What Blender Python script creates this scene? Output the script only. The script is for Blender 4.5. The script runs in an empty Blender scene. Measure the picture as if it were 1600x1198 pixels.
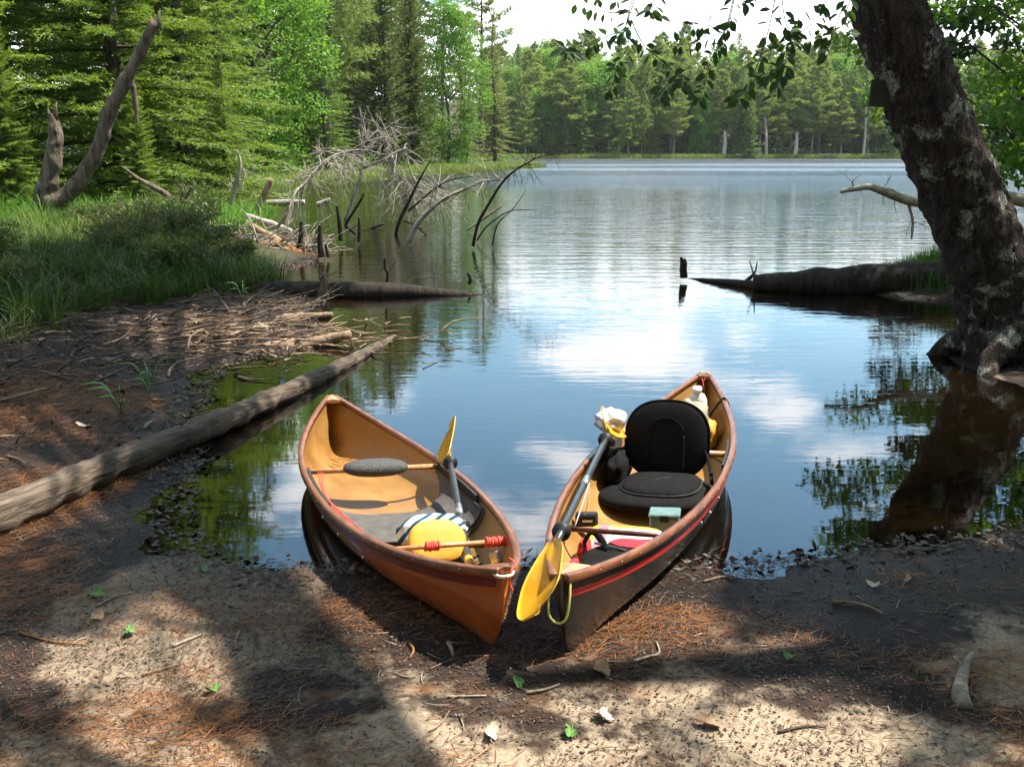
import bpy, math, random
import numpy as np
from mathutils import Matrix, Vector, Euler, geometry, noise as mnoise

sc = bpy.context.scene
C = sc.collection
R_ = math.radians
PI = math.pi

# ------------------------------------------------------------------ camera
CAM_H, PITCH, FPX = 1.7, R_(13.2), 1555.0
cd = bpy.data.cameras.new('camera'); cam = bpy.data.objects.new('camera', cd); C.objects.link(cam)
cd.sensor_width = 36; cd.lens = 35; cd.clip_start = 0.05; cd.clip_end = 3000
cam.location = (0, 0, CAM_H); cam.rotation_euler = (PI / 2 - PITCH, 0, 0)
sc.camera = cam

# ------------------------------------------------------------------ sky
SUN_EL = R_(60.0); SUN_H = np.array([0.97, 0.25]); SUN_H = SUN_H / np.linalg.norm(SUN_H)
SUN = np.array([SUN_H[0] * math.cos(SUN_EL), SUN_H[1] * math.cos(SUN_EL), math.sin(SUN_EL)])
w = bpy.data.worlds.new('World'); sc.world = w; w.use_nodes = True
nt = w.node_tree; nt.nodes.clear()
def N(t, typ, **k):
    n = t.nodes.new(typ)
    for a, b in k.items(): setattr(n, a, b)
    return n
def link(t, a, b): t.links.new(a, b)
out = N(nt, 'ShaderNodeOutputWorld'); bg = N(nt, 'ShaderNodeBackground'); bg.inputs[1].default_value = 0.105
sky = N(nt, 'ShaderNodeTexSky', sky_type='NISHITA'); sky.sun_disc = False
sky.sun_elevation = SUN_EL; sky.sun_rotation = math.atan2(SUN_H[0], SUN_H[1]); sky.ozone_density = 1.3; sky.dust_density = 0.1
tc = N(nt, 'ShaderNodeTexCoord'); sp = N(nt, 'ShaderNodeSeparateXYZ'); link(nt, tc.outputs['Generated'], sp.inputs[0])
def math_(t, op, a, b=None, c=None, clamp=False):
    n = N(t, 'ShaderNodeMath', operation=op); n.use_clamp = clamp
    for i, v in enumerate((a, b, c)):
        if v is None: continue
        if isinstance(v, (int, float)): n.inputs[i].default_value = v
        else: link(t, v, n.inputs[i])
    return n.outputs[0]
zc = math_(nt, 'MAXIMUM', sp.outputs[2], 0.0); zd = math_(nt, 'ADD', zc, 0.16)
cx = math_(nt, 'DIVIDE', sp.outputs[0], zd); cy = math_(nt, 'DIVIDE', sp.outputs[1], zd)
cb = N(nt, 'ShaderNodeCombineXYZ'); link(nt, cx, cb.inputs[0]); link(nt, cy, cb.inputs[1])
nz = N(nt, 'ShaderNodeTexNoise'); nz.inputs['Scale'].default_value = 2.1; nz.inputs['Detail'].default_value = 9; nz.inputs['Roughness'].default_value = 0.56
nz.inputs['Distortion'].default_value = 0.3
mp = N(nt, 'ShaderNodeMapping'); mp.inputs['Location'].default_value = (3.1, 0.4, 0); link(nt, cb.outputs[0], mp.inputs[0]); link(nt, mp.outputs[0], nz.inputs[0])
hz = N(nt, 'ShaderNodeMapRange'); hz.inputs['From Min'].default_value = 0.0; hz.inputs['From Max'].default_value = 0.17
hz.inputs['To Min'].default_value = 0.34; hz.inputs['To Max'].default_value = 0.0; link(nt, sp.outputs[2], hz.inputs[0])
cov = math_(nt, 'ADD', nz.outputs[0], hz.outputs[0])
cr = N(nt, 'ShaderNodeMapRange', interpolation_type='SMOOTHSTEP'); cr.inputs['From Min'].default_value = 0.50; cr.inputs['From Max'].default_value = 0.62; link(nt, cov, cr.inputs[0])
mx = N(nt, 'ShaderNodeMix', data_type='RGBA'); link(nt, cr.outputs[0], mx.inputs[0]); hs = N(nt, 'ShaderNodeHueSaturation'); hs.inputs['Hue'].default_value = .48; hs.inputs['Saturation'].default_value = 1.05; hs.inputs['Value'].default_value = 1.3; link(nt, sky.outputs[0], hs.inputs['Color']); link(nt, hs.outputs[0], mx.inputs[6]); mx.inputs[7].default_value = (11.5, 11.7, 12.0, 1)
link(nt, mx.outputs[2], bg.inputs[0]); link(nt, bg.outputs[0], out.inputs[0])

# ------------------------------------------------------------------ sun + exposure
sl = bpy.data.lights.new('sun', 'SUN'); sl.energy = 5.0; sl.angle = R_(0.55); sl.color = (1.0, 0.95, 0.86)
so = bpy.data.objects.new('sun', sl); C.objects.link(so); so.location = (10, 5, 40)
so.rotation_euler = Vector(SUN).to_track_quat('Z', 'Y').to_euler()
sc.view_settings.view_transform = 'Standard'; sc.view_settings.look = 'None'
sc.view_settings.exposure = 1.3; sc.view_settings.gamma = 1.0; sc.view_settings.use_curve_mapping = False
sc.render.engine = 'CYCLES'
sc.cycles.max_bounces = 8; sc.cycles.diffuse_bounces = 3; sc.cycles.glossy_bounces = 3; sc.cycles.transparent_max_bounces = 10
sc.cycles.transmission_bounces = 4; sc.cycles.caustics_reflective = False; sc.cycles.caustics_refractive = False
sc.cycles.use_denoising = True; sc.cycles.sample_clamp_indirect = 6.0

# ------------------------------------------------------------------ helpers
rng = np.random.default_rng(7)
def at(px, py, Y):                    # survey helper: sight line of the photograph cut at distance Y
    u = (px - 800) / FPX; v = -(py - 599) / FPX; c, s = math.cos(PITCH), math.sin(PITCH)
    d = np.array([u, c + v * s, -s + v * c]); return np.array([0, 0, CAM_H]) + Y / d[1] * d
def mesh(name, V, faces):
    V = np.asarray(V, np.float32); me = bpy.data.meshes.new(name)
    if isinstance(faces, np.ndarray): faces = [faces]
    faces = [f for f in faces if len(f)]
    me.vertices.add(len(V)); me.vertices.foreach_set('co', V.ravel())
    nl = sum(f.size for f in faces); npoly = sum(len(f) for f in faces)
    me.loops.add(nl); me.polygons.add(npoly)
    me.loops.foreach_set('vertex_index', np.concatenate([f.ravel() for f in faces]).astype(np.int32))
    tot = np.concatenate([np.full(len(f), f.shape[1]) for f in faces]); st = np.concatenate([[0], np.cumsum(tot)[:-1]])
    me.polygons.foreach_set('loop_start', st.astype(np.int32)); me.polygons.foreach_set('loop_total', tot.astype(np.int32))
    me.update(calc_edges=True); me.validate()
    return me
def obj(name, V, faces, mat, parent=None, smooth=True, loc=None):
    me = V if isinstance(V, bpy.types.Mesh) else mesh(name, V, faces)
    if mat and not len(me.materials): me.materials.append(mat)
    if smooth is not None and not isinstance(V, bpy.types.Mesh): me.polygons.foreach_set('use_smooth', np.full(len(me.polygons), smooth))
    o = bpy.data.objects.new(name, me); C.objects.link(o)
    if parent: o.parent = parent
    if loc is not None: o.location = loc
    return o
def tag(o, label, cat=None, group=None, kind=None):
    o['label'] = label
    if cat: o['category'] = cat
    if group: o['group'] = group
    if kind: o['kind'] = kind
    return o
def empty(name, loc, label, cat, group=None, rz=0):
    o = bpy.data.objects.new(name, None); C.objects.link(o); o.location = loc; o.rotation_euler = (0, 0, rz); o.empty_display_size = .2
    return tag(o, label, cat, group)
class MB:
    def __init__(s): s.v = []; s.q = []; s.t = []; s.n = 0
    def add(s, V, q=None, t=None):
        V = np.asarray(V, float)
        if q is not None and len(q): s.q.append(np.asarray(q) + s.n)
        if t is not None and len(t): s.t.append(np.asarray(t) + s.n)
        s.v.append(V); s.n += len(V); return s
    def get(s):
        f = []
        if s.q: f.append(np.concatenate(s.q))
        if s.t: f.append(np.concatenate(s.t))
        return np.concatenate(s.v), f
    def build(s, name, mat, parent=None, smooth=True, loc=None):
        V, f = s.get(); return obj(name, V, f, mat, parent, smooth, loc)
def unit(a): return a / np.maximum(np.linalg.norm(a, axis=-1, keepdims=True), 1e-9)
def spline(P, n):
    P = np.asarray(P, float); k = len(P)
    if k == 2: return P[0] + (P[1] - P[0]) * np.linspace(0, 1, n)[:, None]
    Q = np.vstack([2 * P[0] - P[1], P, 2 * P[-1] - P[-2]]); o = []
    for t in np.linspace(0, k - 1 - 1e-6, n):
        i = int(t); f = t - i; a, b, c, d = Q[i:i + 4]
        o.append(.5 * (2 * b + (c - a) * f + (2 * a - 5 * b + 4 * c - d) * f * f + (3 * b - a - 3 * c + d) * f ** 3))
    return np.array(o)
def tube(mb, P, r, seg=8, rough=0, fr=6.0, cap=True, flat=1.0):
    P = np.asarray(P, float); n = len(P); r = np.broadcast_to(np.asarray(r, float), (n,)) if np.ndim(r) == 0 or len(np.atleast_1d(r)) == n else np.interp(np.linspace(0, 1, n), np.linspace(0, 1, len(r)), r)
    T = unit(np.gradient(P, axis=0)); up = np.array([0, 0, 1.]) if abs(T[0][2]) < .9 else np.array([1., 0, 0])
    Nn = np.zeros_like(P); a = up - T[0] * (up @ T[0]); Nn[0] = a / np.linalg.norm(a)
    for i in range(1, n):
        a = Nn[i - 1] - T[i] * (Nn[i - 1] @ T[i]); Nn[i] = a / np.linalg.norm(a)
    B = np.cross(T, Nn); an = np.linspace(0, 2 * PI, seg, endpoint=False)
    dirs = Nn[:, None] * np.cos(an)[None, :, None] * flat + B[:, None] * np.sin(an)[None, :, None]
    rr = np.repeat(r[:, None], seg, 1)
    if rough:
        V0 = P[:, None] + dirs * rr[..., None]
        f = np.array([mnoise.noise(Vector(q) * fr) + .5 * mnoise.noise(Vector(q) * fr * 2.7) for q in V0.reshape(-1, 3)]).reshape(n, seg)
        rr = rr * (1 + rough * f)
    V = (P[:, None] + dirs * rr[..., None]).reshape(-1, 3)
    i = np.arange(n - 1)[:, None] * seg; j = np.arange(seg)[None]; j2 = (j + 1) % seg
    q = np.stack([i + j, i + j2, i + seg + j2, i + seg + j], -1).reshape(-1, 4)
    t = []
    if cap:
        V = np.vstack([V, P[0] - T[0] * r[0] * .15, P[-1] + T[-1] * r[-1] * .15]); a0 = n * seg; jj = np.arange(seg)
        t = np.vstack([np.stack([np.full(seg, a0), (jj + 1) % seg, jj], 1), np.stack([np.full(seg, a0 + 1), (n - 1) * seg + jj, (n - 1) * seg + (jj + 1) % seg], 1)])
    mb.add(V, q, t); return mb
def blades(mb, P, D, S, L, Wd, fold=0):      # rhombic leaf or needle-twig faces
    P = np.asarray(P); L = np.broadcast_to(L, (len(P),))[:, None]; Wd = np.broadcast_to(Wd, (len(P),))[:, None]
    mid = P + D * L * .45; V = np.stack([P, mid + S * Wd / 2, P + D * L, mid - S * Wd / 2], 1).reshape(-1, 3)
    i = np.arange(len(P))[:, None] * 4; mb.add(V, i + np.arange(4)[None]); return mb
def rdir(n, r=rng): return unit(r.normal(size=(n, 3)))
def perp(D, r=rng): return unit(np.cross(D, rdir(len(D), r)))
def box(mb, c, s, rot=None, bev=0.0):
    c = np.asarray(c, float); h = np.asarray(s, float) / 2; b = min(bev, h.min() * .9)
    if b <= 0:
        V = np.array([[x, y, z] for x in (-1, 1) for y in (-1, 1) for z in (-1, 1)]) * h
        q = [[0, 1, 3, 2], [4, 6, 7, 5], [0, 4, 5, 1], [2, 3, 7, 6], [0, 2, 6, 4], [1, 5, 7, 3]]
        if rot is not None: V = V @ np.asarray(rot).T
        mb.add(V + c, q); return mb
    V = []; 
    for x in (-1, 1):
        for y in (-1, 1):
            for z in (-1, 1):
                V += [[x * h[0], y * (h[1] - b), z * (h[2] - b)], [x * (h[0] - b), y * h[1], z * (h[2] - b)], [x * (h[0] - b), y * (h[1] - b), z * h[2]]]
    V = np.array(V, float)
    idx = lambda x, y, z, k: ((x * 2 + y) * 2 + z) * 3 + k
    q = []; t = []
    for k in range(2):
        q.append([idx(k, 0, 0, 0), idx(k, 0, 1, 0), idx(k, 1, 1, 0), idx(k, 1, 0, 0)]); q.append([idx(0, k, 0, 1), idx(0, k, 1, 1), idx(1, k, 1, 1), idx(1, k, 0, 1)]); q.append([idx(0, 0, k, 2), idx(0, 1, k, 2), idx(1, 1, k, 2), idx(1, 0, k, 2)])
    for a in (0, 1):
        for c2 in (0, 1):
            q.append([idx(a, c2, 0, 0), idx(a, c2, 1, 0), idx(a, c2, 1, 1), idx(a, c2, 0, 1)]); q.append([idx(a, 0, c2, 0), idx(a, 1, c2, 0), idx(a, 1, c2, 2), idx(a, 0, c2, 2)]); q.append([idx(0, a, c2, 1), idx(1, a, c2, 1), idx(1, a, c2, 2), idx(0, a, c2, 2)])
            for d in (0, 1): t.append([idx(a, c2, d, 0), idx(a, c2, d, 1), idx(a, c2, d, 2)])
    if rot is not None: V = V @ np.asarray(rot).T
    mb.add(V + c, q, t); return mb
def ellipsoid(mb, c, r, nu=24, nv=14, power=1.0, rot=None, rough=0, fr=5):
    th = np.linspace(0, PI, nv)[:, None]; ph = np.linspace(0, 2 * PI, nu, endpoint=False)[None]
    sg = lambda a: np.sign(a) * np.abs(a) ** power
    V = np.stack([sg(np.sin(th)) * sg(np.cos(ph)), sg(np.sin(th)) * sg(np.sin(ph)), sg(np.cos(th)) * np.ones_like(ph)], -1).reshape(-1, 3)
    if rough: V = V * (1 + rough * np.array([mnoise.noise(Vector(q) * fr) for q in V]))[:, None]
    V = V * np.asarray(r)
    if rot is not None: V = V @ np.asarray(rot).T
    i = np.arange(nv - 1)[:, None] * nu; j = np.arange(nu)[None]; j2 = (j + 1) % nu
    mb.add(V + np.asarray(c), np.stack([i + j, i + nu + j, i + nu + j2, i + j2], -1).reshape(-1, 4)); return mb
def rot3(ax, ang): return np.array(Matrix.Rotation(ang, 3, ax))

# ------------------------------------------------------------------ materials
def material(name):
    m = bpy.data.materials.new(name); m.use_nodes = True; t = m.node_tree; t.nodes.clear()
    return m, t, N(t, 'ShaderNodeOutputMaterial')
def noise_(t, vec, scale, detail=4, rough=.55, dist=0):
    n = N(t, 'ShaderNodeTexNoise'); n.inputs['Scale'].default_value = scale; n.inputs['Detail'].default_value = detail
    n.inputs['Roughness'].default_value = rough; n.inputs['Distortion'].default_value = dist; link(t, vec, n.inputs[0]); return n.outputs[0]
def ramp(t, fac, stops):
    n = N(t, 'ShaderNodeValToRGB'); link(t, fac, n.inputs[0]); e = n.color_ramp.elements
    while len(e) < len(stops): e.new(.5)
    for k, (p, c) in enumerate(stops): e[k].position = p; e[k].color = (*c, 1) if len(c) == 3 else c
    return n.outputs[0]
def mixc(t, fac, a, b, mode='MIX'):
    n = N(t, 'ShaderNodeMix', data_type='RGBA', blend_type=mode)
    for s, v in ((0, fac), (6, a), (7, b)):
        if isinstance(v, (int, float)): n.inputs[s].default_value = v
        elif isinstance(v, tuple): n.inputs[s].default_value = (*v, 1)
        else: link(t, v, n.inputs[s])
    return n.outputs[2]
def mrange(t, v, a, b, c=0, d=1, smooth=True):
    n = N(t, 'ShaderNodeMapRange'); n.interpolation_type = 'SMOOTHSTEP' if smooth else 'LINEAR'
    for k, x in zip(('From Min', 'From Max', 'To Min', 'To Max'), (a, b, c, d)): n.inputs[k].default_value = x
    link(t, v, n.inputs[0]); return n.outputs[0]
def mapped(t, vec, scale, loc=(0, 0, 0)):
    n = N(t, 'ShaderNodeMapping'); n.inputs['Scale'].default_value = scale; n.inputs['Location'].default_value = loc; link(t, vec, n.inputs[0]); return n.outputs[0]
def bump(t, h, strength=.5, dist=.01, nrm=None):
    n = N(t, 'ShaderNodeBump'); n.inputs['Strength'].default_value = strength; n.inputs['Distance'].default_value = dist; link(t, h, n.inputs['Height'])
    if nrm: link(t, nrm, n.inputs['Normal'])
    return n.outputs[0]
def princ(t, o, col, rough=.6, spec=.4, nrm=None, coat=0, metal=0):
    p = N(t, 'ShaderNodeBsdfPrincipled')
    if isinstance(col, tuple): p.inputs['Base Color'].default_value = (*col, 1)
    else: link(t, col, p.inputs['Base Color'])
    if isinstance(rough, (int, float)): p.inputs['Roughness'].default_value = rough
    else: link(t, rough, p.inputs['Roughness'])
    p.inputs['Specular IOR Level'].default_value = spec; p.inputs['Coat Weight'].default_value = coat; p.inputs['Coat Roughness'].default_value = .12; p.inputs['Metallic'].default_value = metal
    if nrm: link(t, nrm, p.inputs['Normal'])
    if o: link(t, p.outputs[0], o.inputs[0])
    return p
def simple(name, c1, c2=None, scale=8, rough=.55, bmp=.2, bdist=.004, spec=.4, coat=0, stretch=(1, 1, 1), metal=0, coords='Object', detail=5):
    m, t, o = material(name); c2 = c2 or tuple(x * .7 for x in c1)
    tcn = N(t, 'ShaderNodeTexCoord'); v = mapped(t, tcn.outputs[coords], stretch); n = noise_(t, v, scale, detail, .6)
    col = ramp(t, n, [(.33, c2), (.67, c1)]); n2 = noise_(t, v, scale * 4, 4, .6)
    nr = bump(t, n2, bmp, bdist) if bmp else None
    princ(t, o, col, rough, spec, nr, coat, metal); return m
def leafmat(name, c1, c2, trans=.35, rough=.5):
    m, t, o = material(name); g = N(t, 'ShaderNodeNewGeometry'); oi = N(t, 'ShaderNodeObjectInfo')
    f = math_(t, 'MULTIPLY_ADD', g.outputs['Random Per Island'], .6, math_(t, 'MULTIPLY', oi.outputs['Random'], .4))
    col = ramp(t, f, [(.1, c2), (.9, c1)])
    p = princ(t, None, col, rough, .25); tr = N(t, 'ShaderNodeBsdfTranslucent')
    tcol = mixc(t, .5, col, (min(1, c1[0] * 1.7), min(1, c1[1] * 1.5), c1[2] * .6)); link(t, tcol, tr.inputs[0])
    mxs = N(t, 'ShaderNodeMixShader'); mxs.inputs[0].default_value = trans; link(t, p.outputs[0], mxs.inputs[1]); link(t, tr.outputs[0], mxs.inputs[2]); link(t, mxs.outputs[0], o.inputs[0])
    return m
def barkmat(name, c1, c2, lichen=None, scale=14, stretch=(1, 1, .25), lich=(.56, .66), rotz=0, lscale=2.3, crack=False):
    m, t, o = material(name); tcn = N(t, 'ShaderNodeTexCoord'); src = tcn.outputs['Object']
    if rotz: mr = N(t, 'ShaderNodeMapping'); mr.inputs['Rotation'].default_value = (0, 0, rotz); link(t, src, mr.inputs[0]); src = mr.outputs[0]
    v = mapped(t, src, stretch)
    n = noise_(t, v, scale, 8, .65, .6); col = ramp(t, n, [(.35, c2), (.62, c1)])
    if lichen:
        l = noise_(t, tcn.outputs['Object'], lscale, 8, .75); col = mixc(t, mrange(t, l, *lich), col, lichen)
    nb1 = bump(t, n, .9, .03)
    if crack:
        vo = N(t, 'ShaderNodeTexVoronoi', feature='DISTANCE_TO_EDGE'); vo.inputs['Scale'].default_value = 30; jit = N(t, 'ShaderNodeVectorMath', operation='ADD'); sc_ = N(t, 'ShaderNodeVectorMath', operation='SCALE'); sc_.inputs['Scale'].default_value = .11
        nn3 = N(t, 'ShaderNodeTexNoise'); nn3.inputs['Scale'].default_value = 9; link(t, tcn.outputs['Object'], nn3.inputs[0]); link(t, nn3.outputs['Color'], sc_.inputs[0]); link(t, mapped(t, tcn.outputs['Object'], (1, 1, .28)), jit.inputs[0]); link(t, sc_.outputs[0], jit.inputs[1]); link(t, jit.outputs[0], vo.inputs[0])
        ck_ = mrange(t, vo.outputs[0], 0, .13); col = mixc(t, math_(t, 'MULTIPLY', math_(t, 'SUBTRACT', 1.0, ck_), .55), col, (.012, .009, .007)); nb1 = bump(t, ck_, .8, .012, nb1)
    princ(t, o, col, .85, .2, nb1); return m

M = {}
M['bark'] = barkmat('bark', (.085, .062, .045), (.022, .016, .012), (.24, .25, .19), 13)
M['bark_main'] = barkmat('lichen_bark', (.075, .055, .042), (.012, .009, .007), (.27, .28, .22), 17, (1, 1, .42), (.53, .60), 0, 4.2, True)
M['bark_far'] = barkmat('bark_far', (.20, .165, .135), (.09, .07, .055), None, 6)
M['bark_con'] = barkmat('bark_conifer', (.12, .095, .075), (.05, .038, .03), None, 8)
M['deadwood'] = barkmat('deadwood', (.40, .33, .26), (.16, .12, .09), None, 16, (1, 1, .2))
M['pale'] = barkmat('pale_deadwood', (.44, .39, .32), (.22, .18, .145), None, 16, (1, 1, .3))
M['darkwood'] = barkmat('wet_deadwood', (.045, .035, .026), (.014, .011, .009), None, 16)
M['greywood'] = barkmat('grey_snag', (.20, .15, .11), (.035, .026, .02), None, 16, (1, 1, .16))
M['driftwood'] = barkmat('driftwood', (.36, .25, .165), (.14, .09, .055), None, 14)
M['beachlog'] = barkmat('weathered_log', (.185, .14, .10), (.05, .037, .028), None, 22, (2.0, .12, 2.0), rotz=R_(21))
M['rotwood'] = barkmat('rotten_wood', (.27, .125, .035), (.10, .045, .015), None, 10)
M['spruce'] = leafmat('spruce_needles', (.20, .30, .045), (.075, .13, .02), .35)
M['fir'] = leafmat('fir_needles', (.145, .24, .05), (.05, .105, .022), .3)
M['pine'] = leafmat('pine_needles', (.21, .28, .08), (.085, .14, .035), .33)
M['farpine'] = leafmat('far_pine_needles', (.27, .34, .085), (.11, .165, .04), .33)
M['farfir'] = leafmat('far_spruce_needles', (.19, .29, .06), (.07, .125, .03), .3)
M['cedar'] = leafmat('cedar_needles', (.12, .16, .04), (.05, .075, .02), .28)
M['larch'] = leafmat('larch_needles', (.24, .27, .085), (.13, .16, .05), .35)
M['leafy'] = leafmat('broad_leaves', (.17, .33, .04), (.07, .17, .022), .42)
M['beech'] = leafmat('beech_leaves', (.055, .115, .03), (.025, .06, .016), .35)
M['grass'] = leafmat('grass_blades', (.11, .25, .03), (.045, .12, .016), .35)
M['darkgrass'] = leafmat('bank_grass_blades', (.065, .125, .025), (.028, .055, .012), .28)
M['sedge'] = leafmat('sedge_blades', (.22, .29, .06), (.10, .16, .035), .3)
M['shrub'] = leafmat('shrub_leaves', (.10, .17, .04), (.10, .075, .035), .3)
M['needle'] = leafmat('fallen_needles', (.38, .155, .045), (.10, .04, .016), .1)
M['crumb'] = leafmat('dark_litter', (.10, .062, .04), (.018, .012, .01), .05)

# ground: sand under dark organic litter, wet near the waterline
m, t, o = material('beach_ground'); M['ground'] = m
g = N(t, 'ShaderNodeNewGeometry'); P = g.outputs['Position']; s = N(t, 'ShaderNodeSeparateXYZ'); link(t, P, s.inputs[0])
Y_ = s.outputs[1]; n1 = noise_(t, P, 1.15, 7, .62, .4); n2 = noise_(t, P, 9, 6, .65); n3 = noise_(t, P, 60, 4, .6); n4 = noise_(t, mapped(t, P, (1, 2.2, 1), (4, 2, 0)), .9, 6, .6)
sand = ramp(t, n3, [(.3, (.25, .185, .12)), (.7, (.42, .325, .225))])
sand = mixc(t, mrange(t, n2, .45, .7, 0, .55), sand, (.20, .14, .10))
muck = ramp(t, n2, [(.3, (.010, .0075, .006)), (.55, (.028, .018, .013)), (.75, (.08, .045, .027))])
cover = mrange(t, math_(t, 'MULTIPLY_ADD', n2, .35, math_(t, 'MULTIPLY', n1, .8)), .53, .63)
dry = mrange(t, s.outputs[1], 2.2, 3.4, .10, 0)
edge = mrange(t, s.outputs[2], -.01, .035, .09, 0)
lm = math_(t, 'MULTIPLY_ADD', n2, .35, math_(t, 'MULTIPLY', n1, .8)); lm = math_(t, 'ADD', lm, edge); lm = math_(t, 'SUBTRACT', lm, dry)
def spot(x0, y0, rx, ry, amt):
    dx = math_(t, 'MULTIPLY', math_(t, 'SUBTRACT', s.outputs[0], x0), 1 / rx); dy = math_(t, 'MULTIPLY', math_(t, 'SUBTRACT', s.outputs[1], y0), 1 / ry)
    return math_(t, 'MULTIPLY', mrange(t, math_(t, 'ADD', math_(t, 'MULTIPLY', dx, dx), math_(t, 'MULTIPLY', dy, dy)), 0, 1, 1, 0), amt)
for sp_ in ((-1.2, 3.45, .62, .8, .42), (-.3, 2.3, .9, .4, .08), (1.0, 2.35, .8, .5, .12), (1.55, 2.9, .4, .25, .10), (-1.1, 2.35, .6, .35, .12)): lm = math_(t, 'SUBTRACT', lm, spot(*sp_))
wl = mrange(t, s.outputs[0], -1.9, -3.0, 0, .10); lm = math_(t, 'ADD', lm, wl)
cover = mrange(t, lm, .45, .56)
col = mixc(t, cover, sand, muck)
orange = mrange(t, n4, .56, .68, 0, .7); col = mixc(t, orange, col, (.26, .12, .05))
deep = mrange(t, s.outputs[2], -.02, -.26); bed = ramp(t, n2, [(.3, (.06, .042, .026)), (.7, (.15, .105, .062))])
under = mrange(t, s.outputs[2], .0, -.02); col = mixc(t, under, col, bed); col = mixc(t, deep, col, (.030, .030, .014))
land = mrange(t, s.outputs[1], 9, 14); soil = ramp(t, n2, [(.3, (.03, .03, .014)), (.7, (.075, .07, .03))])
lf = math_(t, 'MULTIPLY', land, mrange(t, s.outputs[2], .01, .1)); col = mixc(t, lf, col, soil)
wet = mrange(t, s.outputs[2], .05, .0); wet = math_(t, 'MULTIPLY', wet, mrange(t, Y_, 8.5, 7)); col = mixc(t, math_(t, 'MULTIPLY', wet, .62), col, (.012, .010, .008)); rg = math_(t, 'MULTIPLY_ADD', wet, -.5, .9)
n5 = noise_(t, P, 240, 3, .7); bh = math_(t, 'MULTIPLY_ADD', n3, .35, n2); bh = math_(t, 'MULTIPLY_ADD', n5, .12, bh)
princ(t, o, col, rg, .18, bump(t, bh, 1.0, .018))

# water: clear brown lake water, ripples travelling across, ruffled farther out
m, t, o = material('lake_water'); M['water'] = m
g = N(t, 'ShaderNodeNewGeometry'); P = g.outputs['Position']; s = N(t, 'ShaderNodeSeparateXYZ'); link(t, P, s.inputs[0]); Y = s.outputs[1]
a1 = noise_(t, mapped(t, P, (.55, 2.6, 1)), 3.2, 3, .5, .5); a2 = noise_(t, mapped(t, P, (.30, 1.5, 1)), 1.6, 4, .6, 1.2); a3 = noise_(t, mapped(t, P, (.8, 1.5, 1)), 2.2, 4, .6, .2)
wv = N(t, 'ShaderNodeTexWave', wave_type='BANDS', bands_direction='Y'); wv.inputs['Scale'].default_value = .55; wv.inputs['Distortion'].default_value = 7.0; wv.inputs['Detail'].default_value = 2; wv.inputs['Detail Scale'].default_value = .8
link(t, mapped(t, P, (.3, 1, 1)), wv.inputs[0])
amp1 = mrange(t, Y, 5, 16, .0005, .0045); amp2 = mrange(t, Y, 9, 30, .0, .022)
patch = mrange(t, noise_(t, mapped(t, P, (.012, .05, 1), (3, 1.7, 0)), 1.0, 3, .5), .40, .58, .45, 1.0)
far = math_(t, 'MULTIPLY', mrange(t, Y, 28, 75, 0, .16), patch)
h = math_(t, 'MULTIPLY', a1, amp1); h = math_(t, 'ADD', h, math_(t, 'MULTIPLY', a2, amp2)); h = math_(t, 'ADD', h, math_(t, 'MULTIPLY', a3, far))
h = math_(t, 'ADD', h, math_(t, 'MULTIPLY', wv.outputs['Fac'], mrange(t, Y, 9, 18, .0, .002)))
nr = bump(t, h, 1.0, 1.0)
gl = N(t, 'ShaderNodeBsdfGlossy'); link(t, math_(t, 'MULTIPLY_ADD', math_(t, 'MULTIPLY', mrange(t, Y, 20, 95), patch), .22, .02), gl.inputs['Roughness']); gl.inputs['Color'].default_value = (1, 1, 1, 1); link(t, nr, gl.inputs['Normal'])
tp = N(t, 'ShaderNodeBsdfTransparent'); tp.inputs[0].default_value = (.36, .31, .21, 1)
fr = N(t, 'ShaderNodeFresnel'); fr.inputs['IOR'].default_value = 1.9; link(t, nr, fr.inputs['Normal'])
mxs = N(t, 'ShaderNodeMixShader'); link(t, fr.outputs[0], mxs.inputs[0]); link(t, tp.outputs[0], mxs.inputs[1]); link(t, gl.outputs[0], mxs.inputs[2]); link(t, mxs.outputs[0], o.inputs[0])

# ------------------------------------------------------------------ canoe shapes (needed to part the water)
CL = dict(x=-0.582, y=4.477, z=-0.052, yaw=1.935, pit=-0.037, rol=0.071, L=3.058, hw=.358, dc=.21, de=.134, pw=2.175)
CR = dict(x=0.711, y=4.61, z=-0.037, yaw=1.243, pit=-0.008, rol=-0.054, L=3.35, hw=.325, dc=.258, de=.106, pw=1.98)
def cmat(p):
    return Matrix.Translation((p['x'], p['y'], p['z'])) @ Matrix.Rotation(p['yaw'], 4, 'Z') @ Matrix.Rotation(-p['pit'], 4, 'Y') @ Matrix.Rotation(p['rol'], 4, 'X')
def c_w(p, u): return p['hw'] * np.maximum(1 - np.abs(u) ** p['pw'], 0) ** .95 + .012
def c_zs(p, u): return p['dc'] + p['de'] * np.abs(u) ** 3
def c_zb(p, u):
    a = np.abs(u); tt = np.clip((a - .905) / .095, 0, 1)
    return .028 * a ** 4 + (c_zs(p, u) - .03) * .96 * (1 - np.sqrt(np.maximum(1 - tt ** 2.2, 0)))
def hull(p, u, a, off=0.0):
    u = np.asarray(u, float); a = np.asarray(a, float); n = 2.7 - 1.45 * np.abs(u) ** 2.5; an = a * PI / 2
    w_ = np.maximum(c_w(p, u) - off, .003); zb = c_zb(p, u) + off * 1.2; zs = c_zs(p, u)
    y = w_ * np.sin(an) ** (2 / n); z = zb + (np.maximum(zs - zb, .005)) * (1 - np.cos(an) ** (2 / n))
    return np.stack(np.broadcast_arrays(u * p['L'] / 2, y, z), -1)
US = np.sin(np.linspace(-PI / 2, PI / 2, 73))
US = np.sign(US) * np.abs(US) ** .95
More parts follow.
